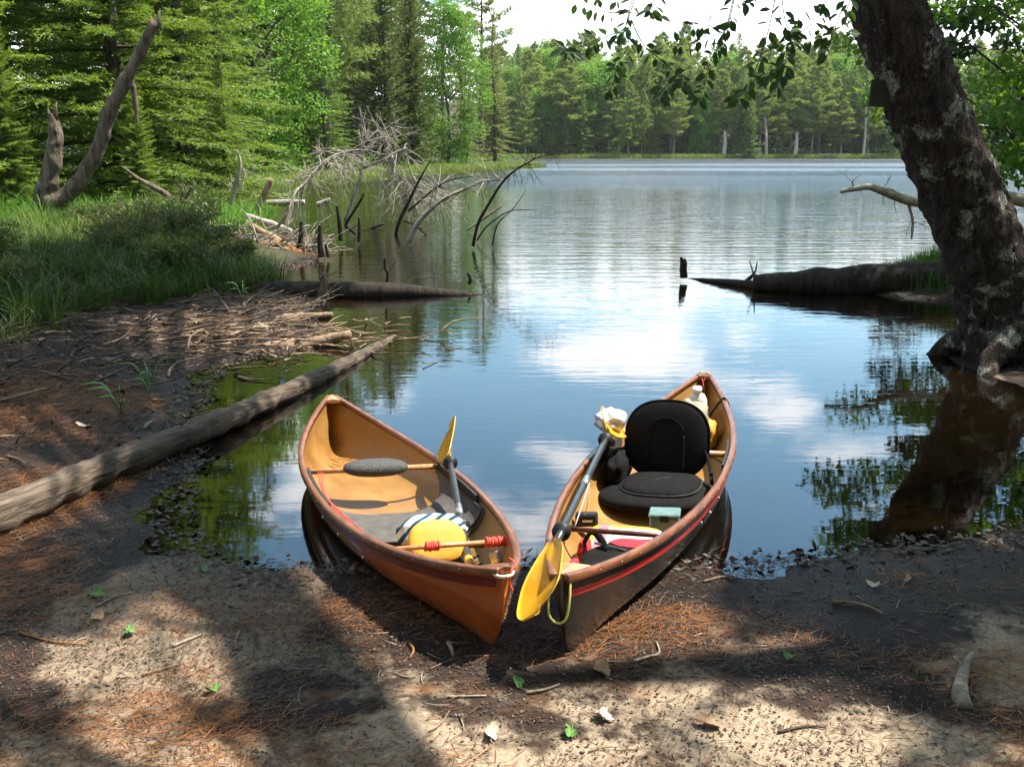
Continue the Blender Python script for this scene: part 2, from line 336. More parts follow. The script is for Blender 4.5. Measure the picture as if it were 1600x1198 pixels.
def waterline(p):
    Mx = np.array(cmat(p)); aa = np.linspace(0, 1, 90); loops = {1: [], -1: []}
    for u in US[1:-1]:
        H = hull(p, np.full(90, u), aa, .004)
        for sd in (1, -1):
            Q = H * np.array([1, sd, 1]); Wd = Q @ Mx[:3, :3].T + Mx[:3, 3]; k = np.where((Wd[:-1, 2] < 0) & (Wd[1:, 2] >= 0))[0]
            if len(k): k = k[-1]; f = -Wd[k, 2] / (Wd[k + 1, 2] - Wd[k, 2]); loops[sd].append((Wd[k] + f * (Wd[k + 1] - Wd[k]))[:2])
    return np.array(loops[1] + loops[-1][::-1])
WL = [waterline(CL), waterline(CR)]
def inside(P, poly):
    x, y = P[:, 0], P[:, 1]; r = np.zeros(len(P), bool); j = len(poly) - 1
    for i in range(len(poly)):
        xi, yi = poly[i]; xj, yj = poly[j]
        c = ((yi > y) != (yj > y)) & (x < (xj - xi) * (y - yi) / (yj - yi + 1e-12) + xi); r ^= c; j = i
    return r
def pdist(P, poly):
    d = np.full(len(P), 1e9)
    for i in range(len(poly)):
        a = np.array(poly[i]); b = np.array(poly[(i + 1) % len(poly)]); ab = b - a
        tt = np.clip(((P - a) @ ab) / (ab @ ab + 1e-12), 0, 1); d = np.minimum(d, np.linalg.norm(P - a - tt[:, None] * ab, axis=1))
    return d

# ------------------------------------------------------------------ ground and lake
LAKE = [(-1.13, 3.80), (-.85, 3.83), (-.4, 3.90), (.11, 3.93), (.6, 3.90), (.95, 3.93), (1.25, 3.98), (1.6, 4.05), (2.0, 4.14), (2.5, 4.28), (3.0, 4.55), (3.7, 5.4), (3.95, 6.4), (3.75, 7.2), (3.5, 7.8), (3.65, 8.6),
        (4.5, 9.6), (5.2, 10.6), (5.1, 11.6), (4.4, 12.0), (4.3, 12.5), (5.5, 13.5), (8, 15), (13, 21), (26, 40), (62, 90), (110, 150), (135, 185), (140, 203), (100, 204), (75, 202), (50, 204), (25, 202), (8, 204),
        (-12, 190), (-16, 150), (-8, 118), (1, 106), (3.2, 100), (.5, 92), (-3, 80), (-6.5, 68), (-8.2, 56), (-9.6, 48), (-9.6, 39), (-11, 32), (-8.2, 26.5), (-5.2, 21), (-3.3, 17.2), (-3.1, 15.8), (-3.4, 13.6), (-2.6, 12.2),
        (-2.2, 11.2), (-2.3, 10.2), (-1.6, 9.3), (-1.75, 8.7), (-2.3, 8.0), (-2.25, 7.2), (-2.1, 6.4), (-1.88, 5.7), (-1.72, 5.0), (-1.6, 4.5), (-1.4, 4.05)]
LAKE = np.array(LAKE)
def fbm(x, y, sc_, oct=4, seed=0):
    r = np.zeros_like(x); a = 1.0; k = 1.0
    rs = np.random.default_rng(seed)
    for o_ in range(oct):
        for j in range(3):
            th = rs.uniform(0, 2 * PI); ph = rs.uniform(0, 2 * PI); r += a / 3 * np.sin((x * math.cos(th) + y * math.sin(th)) * sc_ * k * rs.uniform(.7, 1.3) + ph)
        a *= .5; k *= 2.1
    return r
def ground_h(x, y):
    x = np.asarray(x, float); y = np.asarray(y, float); P = np.stack([x.ravel(), y.ravel()], 1)
    ins = inside(P, LAKE); d = pdist(P, LAKE); d = np.where(ins, -d, d).reshape(x.shape)
    d = d + fbm(x, y, 1.3, 5, 3) * .07 * np.clip(1.2 - np.abs(d), 0, 1)
    land = .034 * np.minimum(d, 2.5) + .012 * np.clip(d - 2.5, 0, 60)
    near = np.clip((y - 9) / 3, 0, 1)
    land = land + near * np.clip(d, 0, 1.2) * .15 + near * np.clip(d - 3, 0, 40) * .06
    land = land + np.clip((y - 190) / 20, 0, 1) * np.clip(d - 4, 0, 90) * .13
    water = np.where(d > -.55, d * .09, -.05 + (d + .55) * .26); water = np.maximum(water, -1.6)
    land = land + .34 * np.exp(-((x - 5.9) / 1.0) ** 2 - ((y - 12.3) / .7) ** 2) + .2 * np.exp(-((x - 5.4) / .8) ** 2 - ((y - 8.6) / 1.2) ** 2)
    z = np.where(d > 0, land, water)
    z = z + fbm(x, y, 4.0, 4, 5) * .006 + fbm(x, y, 17, 3, 6) * .0022
    return z
def graded(a, b, fine, lo, hi, growth=1.13):
    v = list(np.arange(lo, hi + 1e-6, fine)); st = fine; q = hi
    while q < b: st = min(st * growth, 16); q += st; v.append(q)
    st = fine; q = lo
    while q > a: st = min(st * growth, 16); q -= st; v.insert(0, q)
    return np.array(v)
gx = graded(-420, 460, .055, -3.4, 3.6); gy = graded(-40, 620, .055, 1.6, 7.5)
GX, GY = np.meshgrid(gx, gy); GZ = ground_h(GX, GY); nx, ny = len(gx), len(gy)
i = (np.arange(ny - 1)[:, None] * nx + np.arange(nx - 1)[None]).ravel()
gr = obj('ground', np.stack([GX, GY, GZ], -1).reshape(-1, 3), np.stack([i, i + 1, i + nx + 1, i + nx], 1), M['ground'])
tag(gr, 'sandy lake shore and lake bed strewn with dark litter', 'ground', kind='structure')
def gz(x, y): return float(ground_h(np.array([x]), np.array([y]))[0])
# lake sheet with the two hull footprints left open
ow = [(-30, 1.5), (30, 1.5), (200, 60), (200, 240), (-60, 240), (-60, 60)]
vs = [Vector(p) for p in ow]; es = [(k, (k + 1) % 6) for k in range(6)]
for lp in WL:
    b0 = len(vs); vs += [Vector(p) for p in lp]; es += [(b0 + k, b0 + (k + 1) % len(lp)) for k in range(len(lp))]
for xx in np.arange(-20, 21, 2.0):
    for yy in np.arange(3, 40, 2.0): vs.append(Vector((xx + .013, yy + .017)))
cv, ce, cf, *_ = geometry.delaunay_2d_cdt(vs, es, [], 1, 1e-6)
cv = np.array([(v[0], v[1], 0) for v in cv]); cf = np.array([f for f in cf if len(f) == 3]); ctr = cv[cf].mean(1)[:, :2]
keep = ~(inside(ctr, WL[0]) | inside(ctr, WL[1])); cf = cf[keep]
nrm = np.cross(cv[cf[:, 1]] - cv[cf[:, 0]], cv[cf[:, 2]] - cv[cf[:, 0]])[:, 2]; cf[nrm < 0] = cf[nrm < 0][:, ::-1]
wt = obj('lake_water', cv, cf, M['water'], smooth=False); tag(wt, 'calm lake water reflecting blue sky, cloud and trees', 'water', kind='structure')

# ------------------------------------------------------------------ canoes
def wood(name, c1, c2, rough=.38, coat=.3):
    return simple(name, c1, c2, 5, rough, .25, .002, .4, coat, (1.2, 9, 9), detail=7)
M['mahogany'] = wood('mahogany_rail', (.25, .088, .034), (.105, .036, .015))
M['ash'] = wood('ash_wood', (.52, .27, .11), (.36, .16, .06))
M['darkbar'] = wood('dark_red_wood', (.13, .035, .022), (.06, .017, .012))
def hullmat(name, c1, c2, rough, coat, trans, scuff, mud=False):
    m, t, o = material(name); tcn = N(t, 'ShaderNodeTexCoord'); v = tcn.outputs['Object']
    n = noise_(t, mapped(t, v, (1, 2, 2)), 3.2, 7, .6, .3); col = ramp(t, n, [(.32, c2), (.68, c1)])
    sc1 = noise_(t, mapped(t, v, (.6, 7, 7)), 9, 8, .75); col = mixc(t, mrange(t, sc1, .62, .74, 0, scuff), col, tuple(min(1, x * 1.6 + .05) for x in c1))
    sz_ = N(t, 'ShaderNodeSeparateXYZ'); link(t, v, sz_.inputs[0]); md_ = mrange(t, math_(t, 'MULTIPLY_ADD', noise_(t, v, 14, 6, .7), .22, sz_.outputs[2]), .20, .10, 0, .55); col = mixc(t, md_, col, (.17, .12, .08)) if mud else col
    wv1 = N(t, 'ShaderNodeTexVoronoi'); wv1.inputs['Scale'].default_value = 160; link(t, v, wv1.inputs[0])
    p = princ(t, None, col, mrange(t, n, .3, .7, rough * .75, rough * 1.3), .45, bump(t, wv1.outputs[0], .12, .002), coat)
    if trans:
        tr = N(t, 'ShaderNodeBsdfTranslucent'); link(t, col, tr.inputs[0]); ms = N(t, 'ShaderNodeMixShader'); ms.inputs[0].default_value = trans
        link(t, p.outputs[0], ms.inputs[1]); link(t, tr.outputs[0], ms.inputs[2]); link(t, ms.outputs[0], o.inputs[0])
    else: link(t, p.outputs[0], o.inputs[0])
    return m
M['hullL'] = hullmat('amber_hull', (.50, .115, .018), (.30, .052, .010), .18, .9, .14, .3, True)
M['hullLin'] = hullmat('tan_hull_inside', (.37, .19, .047), (.25, .115, .028), .45, .15, .1, .3)
M['hullR'] = hullmat('black_hull', (.013, .0125, .009), (.006, .006, .005), .2, .6, 0, .07, True)
M['hullRin'] = hullmat('gold_hull_inside', (.38, .205, .055), (.25, .12, .03), .5, .1, .08, .3)
M['stripe_dark'] = simple('dark_red_stripe', (.16, .02, .014), (.09, .012, .01), 6, .3, .05, .001, coat=.4)
M['stripe_red'] = simple('red_stripe', (.55, .025, .02), (.42, .018, .016), 6, .3, .05, .001, coat=.4)
M['stripe_black'] = simple('black_stripe', (.012, .011, .011), (.008, .008, .008), 6, .3, .05, .001, coat=.4)
M['steel'] = simple('steel', (.62, .61, .58), (.45, .44, .42), 20, .3, 0, metal=.9)
M['foam'] = simple('grey_foam', (.115, .105, .095), (.075, .068, .062), 16, .85, .6, .004, spec=.2)
M['blackfoam'] = simple('speckled_black_foam', (.10, .098, .092), (.028, .027, .026), 110, .7, .8, .004, detail=2)
M['blackcloth'] = simple('black_cloth', (.011, .0105, .0105), (.006, .006, .006), 30, .92, .5, .002, spec=.15)
M['greycloth'] = simple('charcoal_cloth', (.05, .05, .05), (.03, .03, .03), 30, .9, .5, .002, spec=.2)
M['redcord'] = simple('red_cord', (.75, .09, .06), (.55, .05, .035), 60, .6, .5, .002)
M['yellowcord'] = simple('yellow_green_cord', (.78, .74, .22), (.60, .55, .12), 80, .6, .6, .002)
M['whitecord'] = simple('white_cord', (.72, .68, .60), (.5, .46, .4), 80, .7, .6, .002)
M['rubber'] = simple('black_rubber', (.02, .02, .021), (.013, .013, .013), 12, .45, .1, .001)
M['shaft'] = simple('carbon_shaft', (.045, .047, .05), (.03, .031, .033), 12, .32, .05, .001, coat=.3)
M['blade'] = simple('yellow_blade', (.78, .40, .025), (.62, .28, .015), 5, .3, .1, .002, coat=.4)
M['yellow'] = simple('yellow_fabric', (.68, .35, .035), (.55, .25, .022), 6, .6, .3, .003)
M['white'] = simple('white_plastic', (.80, .79, .74), (.68, .66, .60), 8, .4, .1, .002)
M['khaki'] = simple('khaki_fabric', (.36, .31, .22), (.17, .14, .10), 9, .85, .6, .004)
M['redcloth'] = simple('red_fabric', (.55, .03, .045), (.35, .015, .025), 10, .7, .4, .002)
M['plasticblack'] = simple('black_plastic', (.014, .014, .014), (.009, .009, .009), 10, .35, .1, .001)

def sweep(mb, P, prof):       # profile (y,z) carried along a path, y outward in plan, z up; closed profile
    P = np.asarray(P); n = len(P); T = unit(np.gradient(P, axis=0)); S = unit(np.cross(T, np.array([0, 0, 1.]))); k = len(prof)
    V = np.concatenate([P[:, None] + S[:, None] * np.array(prof)[None, :, 0:1] + np.array([0, 0, 1.]) * np.array(prof)[None, :, 1:2]], 0).reshape(-1, 3)
    i = np.arange(n - 1)[:, None] * k; j = np.arange(k)[None]; j2 = (j + 1) % k
    q = np.stack([i + j, i + j2, i + k + j2, i + k + j], -1).reshape(-1, 4); e = [np.arange(k)[::-1], (n - 1) * k + np.arange(k)]
    mb.add(V, q); base = mb.n - len(V)
    for ee in e:
        mb.t.append(np.array([[ee[0], ee[a], ee[a + 1]] for a in range(1, k - 1)]) + base)
    return mb
def hull_sheet(p, u0, u1, a0, a1, off, nu, na, side, uarr=None):
    u = np.linspace(u0, u1, nu) if uarr is None else uarr; a = np.linspace(a0, a1, na); U, A = np.meshgrid(u, a, indexing='ij')
    V = hull(p, U, A, off) * np.array([1, side, 1]); nu = len(u)
    i = (np.arange(nu - 1)[:, None] * na + np.arange(na - 1)[None]).ravel(); q = np.stack([i, i + na, i + na + 1, i + 1], 1)
    return V.reshape(-1, 3), q if side > 0 else q[:, ::-1]
def build_canoe(p, label, outer, inner, rail, stripes, near_deck, far_deck, rivets):
    root = empty('canoe', (0, 0, 0), label, 'canoe', 'canoes drawn up on the beach'); root.matrix_world = cmat(p)
    for nm, off, mt in (('hull', 0, outer), ('hull_lining', .007, inner)):
        mb = MB()
        for sd in (1, -1):
            V, q = hull_sheet(p, -1, 1, 0, 1, off, 0, 26, sd, US); mb.add(V, q if off == 0 else q[:, ::-1])
        V, f = mb.get()
        o_ = obj(nm, V, f, mt, root)
    prof = [(-.016, -.022), (.010, -.022), (.013, -.018), (.013, .002), (.009, .007), (-.012, .007), (-.016, .003)]
    uu = np.sin(np.linspace(-PI / 2, PI / 2, 81)) * .995
    for sd in (1, -1):
        P_ = np.stack([uu * p['L'] / 2, sd * (c_w(p, uu) + .006), c_zs(p, uu)], 1); pr = [(-a * sd if sd > 0 else a, b) for a, b in prof]
        pr = [(sd * -a, b) for a, b in prof]
        sweep(MB(), P_, pr)
        mb = MB(); sweep(mb, P_, pr); r_ = mb.build('gunwale', rail, root)
        mb2 = MB()
        for u in np.linspace(-.9, .9, 24):
            ellipsoid(mb2, (u * p['L'] / 2, sd * (c_w(p, u) + .020), c_zs(p, u) - .008), (.0035, .0025, .0035), 8, 5)
        mb2.build('screw', M['steel'], r_)['kind'] = 'stuff'
    for (nm, d0, d1, mt) in stripes:
        for sd in (1, -1):
            us = np.sin(np.linspace(-PI / 2, PI / 2, 70)) * .985; rows = []
            for dd in (d0, d1):
                aa = np.linspace(.3, 1, 120); row = []
                for u in us:
                    H_ = hull(p, np.full(120, u), aa); k = np.argmin(np.abs(H_[:, 2] - (c_zs(p, u) - dd))); q = H_[k] + np.array([0, .0025, 0]); row.append(q * np.array([1, sd, 1]))
                rows.append(row)
            V = np.array(rows).reshape(-1, 3); n_ = len(us); i_ = np.arange(n_ - 1)
            obj('stripe', V, np.stack([i_, i_ + 1, i_ + n_ + 1, i_ + n_], 1) if sd < 0 else np.stack([i_ + n_, i_ + n_ + 1, i_ + 1, i_], 1), mt, root)
    for (u0, u1, mt) in (near_deck, far_deck):
        us = np.linspace(u0, u1, 12); V = []
        for u in us:
            z = c_zs(p, u) + .004; ww = c_w(p, u) + .004; V += [(u * p['L'] / 2, -ww, z), (u * p['L'] / 2, 0, z + .006), (u * p['L'] / 2, ww, z), (u * p['L'] / 2, ww, z - .016), (u * p['L'] / 2, -ww, z - .016)]
        n_ = len(us); q = [[a * 5 + b, a * 5 + (b + 1) % 5, (a + 1) * 5 + (b + 1) % 5, (a + 1) * 5 + b] for a in range(n_ - 1) for b in range(5)]
        mb = MB(); mb.add(V, q, [[0, 4, 1], [1, 4, 3], [1, 3, 2]] + [[(n_ - 1) * 5 + a for a in b] for b in ([0, 1, 4], [1, 3, 4], [1, 2, 3])]); mb.build('deck_plate', mt, root, False)
    for (u, a, sd) in rivets:
        q = hull(p, np.array([u]), np.array([a]))[0] * np.array([1, sd, 1]); mb = MB(); ellipsoid(mb, q + np.array([0, sd * .002, 0]), (.008, .004, .008), 10, 6); mb.build('rivet', M['steel'], root)
    return root
def bar(p, u, z, r, mat, root, name, inset=.004, n=2):
    wy = float(c_w(p, u)) - inset; mb = MB(); tube(mb, [(u * p['L'] / 2, wy, z), (u * p['L'] / 2, 0, z), (u * p['L'] / 2, -wy, z)], r, 12); return mb.build(name, mat, root)

cl = build_canoe(CL, 'amber tan canoe with reddish wood rails and oval foam pad on its thwart', M['hullL'], M['hullLin'], M['mahogany'], [('stripe', .034, .062, M['stripe_dark'])],
                 (-.995, -.93, M['mahogany']), (.95, .995, M['ash']), [(-.28, .80, 1), (-.45, .72, 1), (-.1, .78, 1)])
crn = build_canoe(CR, 'black canoe with golden inside, wooden rails and a red stripe', M['hullR'], M['hullRin'], M['mahogany'], [('stripe', .026, .052, M['stripe_black']), ('stripe', .053, .078, M['stripe_red'])],
                 (-.995, -.90, M['ash']), (.955, .995, M['mahogany']), [(-.32, .82, -1), (-.22, .80, -1), (-.12, .84, -1)])
hl = lambda p: p['L'] / 2
# --- fittings of the amber canoe
th = bar(CL, .22, .195, .014, M['ash'], cl, 'thwart')
mb = MB(); ellipsoid(mb, (.22 * hl(CL) - .01, .0, .205), (.078, .165, .042), 32, 18, .85); mb.build('thwart_pad', M['blackfoam'], th)
fb = bar(CL, -.545, .190, .010, M['ash'], cl, 'foot_bar')
def wrap(c0, c1, r, turns, mat, parent, name, cr_=.004):
    n_ = turns * 12; tt = np.linspace(0, 1, n_); P_ = c0 + (c1 - c0) * tt[:, None] + np.stack([np.cos(tt * turns * 2 * PI) * (r + .004 * np.sin(tt * 37)), 0 * tt, np.sin(tt * turns * 2 * PI) * (r + .003 * np.sin(tt * 23))], 1)
    mb = MB(); tube(mb, P_, cr_, 6); return mb.build(name, mat, parent)
x_ = -.545 * hl(CL); wy = float(c_w(CL, -.545))
wrap(np.array([x_, -wy + .01, .19]), np.array([x_, -wy + .10, .19]), .016, 9, M['redcord'], fb, 'cord_wrap', .0055); wrap(np.array([x_, .015, .19]), np.array([x_, .075, .19]), .015, 6, M['redcord'], fb, 'cord_wrap', .005)
mb = MB(); box(mb, (x_, -wy + .0, .195), (.03, .018, .05), bev=.004); mb.build('bar_block', M['mahogany'], fb, False)
# moulded foam seat that climbs both sides, hollowed at the back
for sd_ in (0,):
    mb = MB(); na = 25; nu_ = 20; aa = np.concatenate([-np.linspace(.93, 0, 13), np.linspace(0, .93, 13)[1:]]); top = []; bot = []
    for k in range(nu_):
        for a in aa:
            e1 = .02 + .27 * abs(a) ** 2.2; e0 = -.25 + .02 * abs(a); u = e0 + (e1 - e0) * k / (nu_ - 1)
            sg = 1 if a >= 0 else -1; lump = .055 * (1 - abs(a) * .75) * math.sin(PI * min(max(.06 + .9 * k / (nu_ - 1), 0), 1)) ** .35
            top.append(hull(CL, np.array([u]), np.array([abs(a)]), .018 + lump)[0] * np.array([1, sg, 1])); bot.append(hull(CL, np.array([u]), np.array([abs(a)]), .009)[0] * np.array([1, sg, 1]))
    n_ = nu_ * na; V = np.array(top + bot); i_ = (np.arange(nu_ - 1)[:, None] * na + np.arange(na - 1)[None]).ravel(); q = np.stack([i_, i_ + 1, i_ + na + 1, i_ + na], 1)
    rim = list(range(na)) + [k * na + na - 1 for k in range(1, nu_)] + [(nu_ - 1) * na + j for j in range(na - 2, -1, -1)] + [k * na for k in range(nu_ - 2, 0, -1)]
    rq = [[rim[k], rim[(k + 1) % len(rim)], rim[(k + 1) % len(rim)] + n_, rim[k] + n_] for k in range(len(rim))]
    mb.add(V, np.vstack([q, q[:, ::-1] + n_, rq])); mb.build('foam_seat', M['foam'], cl)
mb = MB()
for dy in (0, .014, .026):
    tube(mb, spline([(.36, .285 - dy, .20), (.15, .305 - dy * .6, .165 - dy), (-.15, .30 - dy, .15 - dy * .5), (-.42, .27 - dy * 1.6, .13)], 16), .0028, 6)
mb.build('bungee_cord', M['redcord'], cl)
for sd in (1, -1):
    mb = MB(); us = np.linspace(-.16, .24, 14); P_ = np.stack([us * hl(CL), sd * (c_w(CL, us) - .022), c_zs(CL, us) - .028], 1); sweep(mb, P_, [(-.006, -.03), (.006, -.03), (.006, .026), (-.006, .026)]); mb.build('rail_pad', M['greycloth'], cl, False)
xe = -hl(CL); ze = float(c_zs(CL, -1))
mb = MB(); tube(mb, spline([(xe + .03, -.035, ze - .005), (xe - .012, -.018, ze - .012), (xe - .02, .005, ze - .016), (xe + .0, .03, ze - .02), (xe + .05, .045, ze - .014)], 16), .006, 8); mb.build('bow_loop', M['whitecord'], cl)
mb = MB(); tube(mb, spline([(xe + .10, -.05, ze - .0), (xe + .02, -.04, ze + .008), (xe - .015, -.012, ze - .0), (xe - .012, -.01, ze - .04), (xe - .018, -.02, ze - .07)], 16), .004, 6); mb.build('bow_cord', M['redcord'], cl)
# --- fittings of the black canoe
bar(CR, .17, .235, .016, M['ash'], crn, 'thwart'); fb = bar(CR, -.485, .2, .011, M['darkbar'], crn, 'foot_bar')
x_ = -.485 * hl(CR); wy = float(c_w(CR, -.485)); wrap(np.array([x_, wy - .06, .2]), np.array([x_, wy - .01, .2]), .014, 6, M['greycloth'], fb, 'cord_wrap')
xe = -hl(CR); ze = float(c_zs(CR, -1))
mb = MB(); tube(mb, spline([(xe + .03, -.030, ze - .01), (xe - .012, -.036, ze - .08), (xe - .03, -.026, ze - .135), (xe - .032, .004, ze - .15), (xe - .03, .03, ze - .125), (xe - .01, .034, ze - .06), (xe + .03, .028, ze - .01)], 30), .0042, 8); mb.build('bow_loop', M['yellowcord'], crn)
mb = MB(); ellipsoid(mb, (xe + .055, 0, .035), (.008, .014, .012), 10, 6); mb.build('stem_bolt', M['steel'], crn)
xe = hl(CR)
mb = MB(); tube(mb, spline([(xe - .06, -.035, ze + .0), (xe - .075, -.012, ze - .015), (xe - .1, .004, ze - .06), (xe - .11, .012, ze - .115)], 12), .0035, 6); tube(mb, spline([(xe - .06, .035, ze), (xe - .075, .012, ze - .015), (xe - .1, -.004, ze - .06), (xe - .11, -.014, ze - .115)], 12), .0035, 6); mb.build('stern_cord', M['redcord'], crn)
mb = MB(); tube(mb, spline([(xe - .055, -.045, ze), (xe - .05, -.02, ze + .016), (xe - .055, .0, ze + .01), (xe - .05, .02, ze + .016), (xe - .055, .045, ze)], 14), .004, 6); mb.build('stern_loop', M['yellowcord'], crn)
mb = MB(); wq = float(c_w(CR, .72)); tube(mb, spline([(xe * .70, -wq + .10, .17), (xe * .72, -wq + .05, .25), (xe * .72, -wq - .004, c_zs(CR, .72) + .014), (xe * .71, -wq - .03, c_zs(CR, .72) - .02), (xe * .71, -wq - .03, c_zs(CR, .72) - .06)], 16), .008, 8); mb.build('tie_strap', M['rubber'], crn)
for sd in (1, -1):
    mb = MB(); us = np.linspace(.02, .30, 12); P_ = np.stack([us * hl(CR), sd * (c_w(CR, us) - .022), c_zs(CR, us) - .03], 1); sweep(mb, P_, [(-.006, -.035), (.006, -.035), (.006, .026), (-.006, .026)]); mb.build('rail_pad', M['greycloth'], crn, False)

# ------------------------------------------------------------------ gear in and on the canoes
def inboat(p, o_): o_.matrix_world = cmat(p) @ o_.matrix_basis; return o_
def gear(p, name, label, cat, group=None): return inboat(p, empty(name, (0, 0, 0), label, cat, group))
def paddle(p, a, b, name, label, near_len, far_len, twist_a, twist_b, mat_far=None, rings=(.12, .88), bw=.095):
    root = gear(p, name, label, 'paddle', 'double-bladed paddles'); a = np.array(a, float); b = np.array(b, float); d = unit(b - a); L_ = np.linalg.norm(b - a)
    mb = MB(); tube(mb, np.linspace(a, b, 8), .0155, 14); mb.build('shaft', M['shaft'], root)
    for f in rings:
        mb = MB(); c = a + (b - a) * f; P_ = [c - d * .024, c - d * .014, c - d * .01, c + d * .01, c + d * .014, c + d * .024]; tube(mb, P_, [.018, .020, .036, .036, .020, .018], 20); mb.build('drip_ring', M['rubber'], root)
    c = a + (b - a) * .5; mb = MB(); tube(mb, [c - d * .04, c + d * .04], .0172, 14); mb.build('ferrule', M['steel'], root)
    for (e, dd, ln, tw, mt) in ((a, -d, near_len, twist_a, M['blade']), (b, d, far_len, twist_b, mat_far or M['blade'])):
        upv = np.array([0, 0, 1.]); s0 = unit(np.cross(dd, upv)); n0 = np.cross(s0, dd); s_ = s0 * math.cos(tw) + n0 * math.sin(tw); n_ = np.cross(s_, dd)
        nu_, nv_ = 22, 11; top = []; bot = []
        for i_ in range(nu_):
            f = i_ / (nu_ - 1); wd = bw * (math.sin(min(1, (f + .04) / .62) * PI / 2) ** .8) * (1 - max(0, (f - .72) / .28) ** 2.6) ** .5 + .004
            for j_ in range(nv_):
                v = -1 + 2 * j_ / (nv_ - 1); dih = .018 * (abs(v) ** 1.3) * (1 - f * .5); rib = .013 * math.exp(-(v * wd / .017) ** 2) * max(0, 1 - f * 1.15); curl = -.09 * f * f
                base = e + dd * (ln * f + .025 * v * f) + s_ * (v * wd) + n_ * (curl * ln * 1.2 + dih); top.append(base + n_ * (.003 + rib)); bot.append(base - n_ * (.003 + rib))
        nn = nu_ * nv_; i2 = (np.arange(nu_ - 1)[:, None] * nv_ + np.arange(nv_ - 1)[None]).ravel(); q = np.stack([i2, i2 + 1, i2 + nv_ + 1, i2 + nv_], 1)
        rim = list(range(nv_)) + [k * nv_ + nv_ - 1 for k in range(1, nu_)] + [(nu_ - 1) * nv_ + j for j in range(nv_ - 2, -1, -1)] + [k * nv_ for k in range(nu_ - 2, 0, -1)]
        rq = [[rim[k], rim[(k + 1) % len(rim)], rim[(k + 1) % len(rim)] + nn, rim[k] + nn] for k in range(len(rim))]
        mb = MB(); mb.add(np.array(top + bot), np.vstack([q, q[:, ::-1] + nn, rq])); mb.build('blade', mt, root)
    return root
paddle(CL, (-.80, -.135, .055), (.16, -.335, .275), 'kayak_paddle', 'black shafted paddle with yellow blades propped on the amber canoe rail', .34, .40, .35, 1.15, rings=(.36, .965))
mb = MB(); tube(mb, [(-.79, -.137, .057), (-.70, -.156, .077)], .0185, 14); pd = bpy.data.objects['kayak_paddle']; mb.build('shaft_sleeve', M['yellow'], pd)
paddle(CR, (-1.33, .115, .335), (.02, .24, .385), 'kayak_paddle', 'black shafted paddle lying along the black canoe, gold blade over its bow', .46, .40, -.75, -.9, M['blade'], rings=(.09, .94))
# wet clear bag over the far blade
mb = MB(); ellipsoid(mb, (0, 0, 0), (.10, .075, .055), 28, 18, .9, rough=.35, fr=2.6)
bgo = obj('plastic_bag', *mb.get(), simple('crinkled_white_film', (.82, .80, .75), (.55, .52, .46), 9, .15, .9, .02, spec=.6, coat=.5)); bgo.matrix_basis = Matrix.Translation((.20, .265, .415)); inboat(CR, bgo)
tag(bgo, 'crinkled whitish plastic wrapped over the far paddle blade', 'bag')
# seat of the black canoe
st = gear(CR, 'stadium_chair', 'black padded folding seat with round backrest in the black canoe', 'chair')
mb = MB(); ellipsoid(mb, (.06, .02, .085), (.25, .27, .045), 40, 14, .72); mb.build('seat_base', M['blackcloth'], st)
mb = MB(); ellipsoid(mb, (.075, -.01, .125), (.19, .195, .038), 40, 14, .75); mb.build('seat_cushion', M['blackcloth'], st)
rb = rot3('Y', R_(16)); mb = MB(); ellipsoid(mb, (.265, -.01, .305), (.042, .215, .20), 40, 22, .80, rb); bk = mb.build('backrest', M['blackcloth'], st)
mb = MB(); an = np.linspace(.15 * PI, .85 * PI, 20); P_ = np.stack([np.full(20, -.041), np.cos(an) * .10, np.sin(an) * .13 - .02], 1) @ rb.T + np.array([.265, -.01, .305]); tube(mb, P_, .003, 6); mb.build('seam', M['blackcloth'], bk)
sgp = lambda v_, p_: np.sign(v_) * np.abs(v_) ** p_
an = np.linspace(0, 2 * PI, 60); P_ = np.stack([np.full(60, -.012), .214 * sgp(np.cos(an), .8), .199 * sgp(np.sin(an), .8)], 1) @ rb.T + np.array([.265, -.01, .305]); mb = MB(); tube(mb, P_, .006, 6, cap=False); mb.build('piping', M['blackcloth'], bk)
P_ = np.stack([.075 + .189 * sgp(np.cos(an), .75), -.01 + .194 * sgp(np.sin(an), .75), np.full(60, .128)], 1); mb = MB(); tube(mb, P_, .005, 6, cap=False); mb.build('piping', M['greycloth'], st)
for yy_ in (-.09, .09):
    zz_ = np.linspace(-.15, .02, 10); P_ = np.stack([-.0425 + .0 * zz_, np.full(10, yy_), zz_], 1) @ rb.T + np.array([.265, -.01, .305]); mb = MB(); tube(mb, P_, .0035, 5); mb.build('stitch_line', M['blackcloth'], bk)
for sd in (1, -1):
    mb = MB(); box(mb, (.16, sd * .247, .165), (.035, .012, .028), None, .003); mb.build('buckle', M['plasticblack'], st, False)
for sd in (1, -1):
    mb = MB(); tube(mb, spline([(.25, sd * .19, .30), (.20, sd * .23, .20), (.10, sd * .255, .13)], 10), .011, 6, flat=.35); mb.build('side_strap', M['blackcloth'], st)
    mb = MB(); tube(mb, spline([(.27, sd * .17, .27), (.35, sd * .24, .19), (.38, sd * .285, .15)], 10), .010, 6, flat=.35); mb.build('rear_strap', M['greycloth'], st)
mb = MB(); ellipsoid(mb, (.20, .235, .17), (.16, .06, .085), 24, 14, .8, rough=.3); mb.build('side_flap', M['blackcloth'], st)
mb = MB(); tube(mb, spline([(.02, .03, .158), (.05, 0, .1635), (.07, -.03, .163), (.09, -.05, .162)], 8), .004, 6, flat=.4); mb.build('logo_stitch', M['greycloth'], st)
